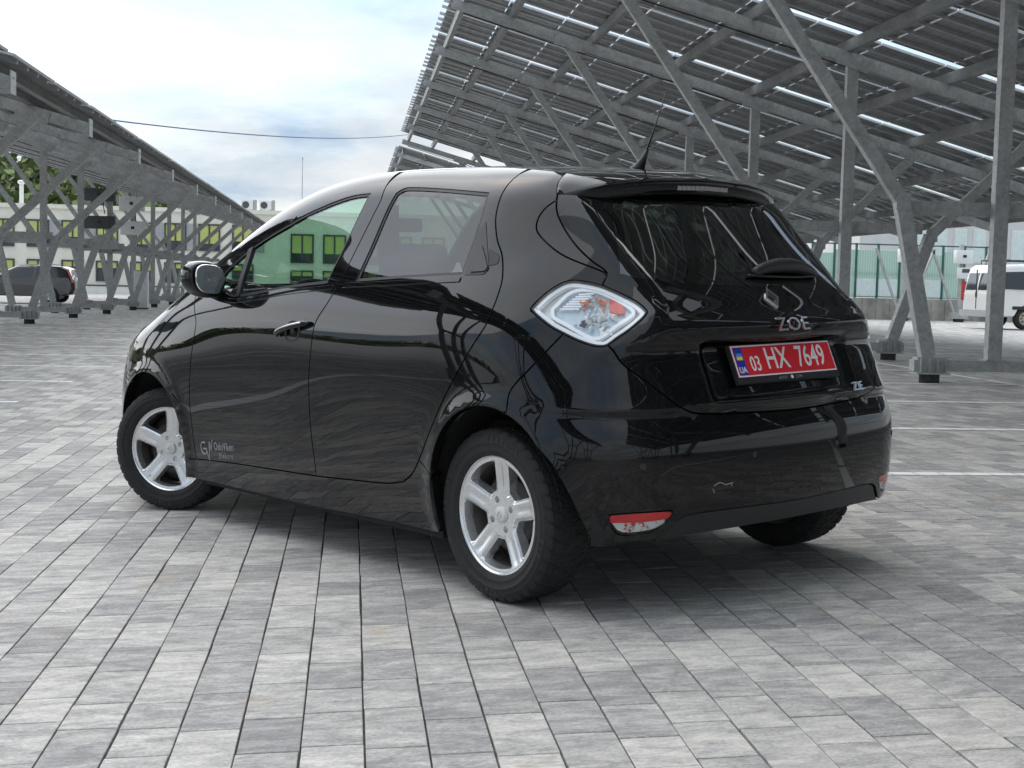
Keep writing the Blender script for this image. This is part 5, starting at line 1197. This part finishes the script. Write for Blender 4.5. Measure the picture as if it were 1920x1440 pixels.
for word, a0 in (('CONTACT', 96), ('CONTACT', 276), ('185/65', 5), ('R15', 190)):
    LM = MB()
    for k, ch in enumerate(word):
        cu = bpy.data.curves.new('ch', 'FONT'); cu.body = ch; cu.size = .030; cu.align_x = 'CENTER'; cu.align_y = 'CENTER'; cu.extrude = .0006; cu.resolution_u = 2
        ob = bpy.data.objects.new('ch', cu); COL.objects.link(ob); bpy.context.view_layer.update(); me_ = bpy.data.meshes.new_from_object(ob.evaluated_get(bpy.context.evaluated_depsgraph_get())); bpy.data.objects.remove(ob)
        a = R(a0 - (k - len(word) / 2) * 5.6); rr = .2615
        er = Vector((math.cos(a), 0, math.sin(a))); et = Vector((math.sin(a), 0, -math.cos(a))) * -1
        et = Vector((-math.sin(a), 0, math.cos(a))) * -1
        c = er * rr + Vector((0, .0985, 0)); LM.add([c + et * v.co.x * -1 * -1 + er * v.co.y + Vector((0, v.co.z, 0)) for v in me_.vertices], [tuple(p.vertices) for p in me_.polygons]); bpy.data.meshes.remove(me_)
    LETS.append(mesh_from('tyre_lettering', (LM.v, LM.f), 'tyre_mark', False))
wheel(0, .722, 0, R(-4), 1); wheel(2.588, .716, R(31), R(-6), 1); wheel(0, -.722, 0, R(20), -1); wheel(2.588, -.716, R(29), R(9), -1)
# wheel wells and floor
for cx, cz, r in (RA, FA):
    for s in (1, -1):
        n = 36; V = []
        for a in np.linspace(-16, 192, n):
            ex = .085 * float(sst((a - 118) / 40)) if cx < 1 else 0.0
            for yy in (.825, .79, .44): rr_ = r + ex + (.006 if yy > .81 else .03); V.append((cx + rr_ * math.cos(R(a)), s * (yy - ex * .55 * (yy > .5)), cz + rr_ * math.sin(R(a))))
        V += [(cx, s * .44, cz)]
        make('wheel_arch_liner', V, [(i * 3 + k, (i + 1) * 3 + k, (i + 1) * 3 + k + 1, i * 3 + k + 1) for i in range(n - 1) for k in range(2)] + [(i * 3 + 2, (i + 1) * 3 + 2, len(V) - 1) for i in range(n - 1)], 'cabin_dark', car)
# black tubes added behind the shut lines to block light leaking through
for C_ in (c_gl[4:], c_arc, c_split[6:70], c_rdr[6:70], part_x(c_roofe, .0, 2.1)):
    N_ = F_grad(C_); Pq = (C_ - N_ * .036)[::2]
    for s in (1, -1): MB().tube([tuple(p * np.array([1, s, 1])) for p in Pq], .016, 6).build('gap_blocker', 'seal_black', car)
MB().box(.36, 2.22, -.76, .76, .165, .22).box(-.46, .34, -.43, .43, .29, .42).box(2.24, 3.2, -.43, .43, .19, .36).build('floor_pan', 'cabin_dark', car)
MB().box(-.40, .34, -.62, .62, .55, .60).build('boot_floor', 'cabin_dark', car)
MB().box(-.45, -.40, -.55, .55, .45, .95).build('boot_trim', 'cabin_dark', car)
# ---- cabin
for s in (1, -1):
    st = empty('front_seat', (1.35, s * .36, .30), parent=car)
    rbox('seat_cushion', (.50, .48, .16), (.10, 0, .12), 'seat_cloth', st, .05, 3); rbox('seat_back', (.14, .47, .62), (-.20, 0, .46), 'seat_cloth', st, .05, 3, (0, R(-14), 0)); rbox('headrest', (.09, .27, .19), (-.31, 0, .86), 'seat_cloth', st, .04, 3, (0, R(-8), 0))
    MB().box(.86, .95, s * .60 - .02, s * .60 + .02, .45, 1.40).build('pillar_trim_inner', 'cabin_grey', car)
    MB().add([(.92, s * .575, 1.32), (.965, s * .575, 1.32), (1.02, s * .52, .62), (.975, s * .52, .62)], [(0, 1, 2, 3)]).build('seat_belt', 'belt_grey', car)
    MB().add([(.05, s * .50, 1.30), (.10, s * .50, 1.30), (.30, s * .34, .86), (.25, s * .34, .86)], [(0, 1, 2, 3)]).build('seat_belt', 'belt_grey', car)
bs = empty('rear_bench', (.48, 0, .30), parent=car); rbox('bench_cushion', (.46, 1.22, .16), (.12, 0, .16), 'seat_cloth', bs, .05, 3); rbox('bench_back', (.13, 1.22, .58), (-.20, 0, .46), 'seat_cloth', bs, .05, 3, (0, R(-16), 0))
for y in (-.36, .36): rbox('headrest', (.09, .26, .16), (-.30, y, .80), 'seat_cloth', bs, .04, 3)
rbox('dashboard', (.42, 1.34, .34), (2.12, 0, .84), 'cabin_dark', car, .08, 3); rbox('instrument_hood', (.2, .34, .10), (1.96, .36, 1.02), 'cabin_dark', car, .04, 3)
sw_ = empty('steering_wheel', (1.80, .36, .94), (0, R(-62), 0), parent=car); m = MB(); k = 32
m.tube([(.185 * math.cos(2 * pi * j / k), .185 * math.sin(2 * pi * j / k), 0) for j in range(k + 1)], .015, 8, False); m.build('wheel_rim', 'cabin_dark', sw_, True); MB().box(-.03, .03, -.18, .18, -.012, .012).build('wheel_spoke', 'cabin_dark', sw_)
for s in (1, -1):
    MB().box(.45, 2.1, s * .765 - .01, s * .765 + .01, .35, 1.02).build('door_lining', 'cabin_dark', car)
rbox('rear_view_mirror', (.03, .22, .065), (1.66, 0, 1.36), 'cabin_dark', car, .012, 2)
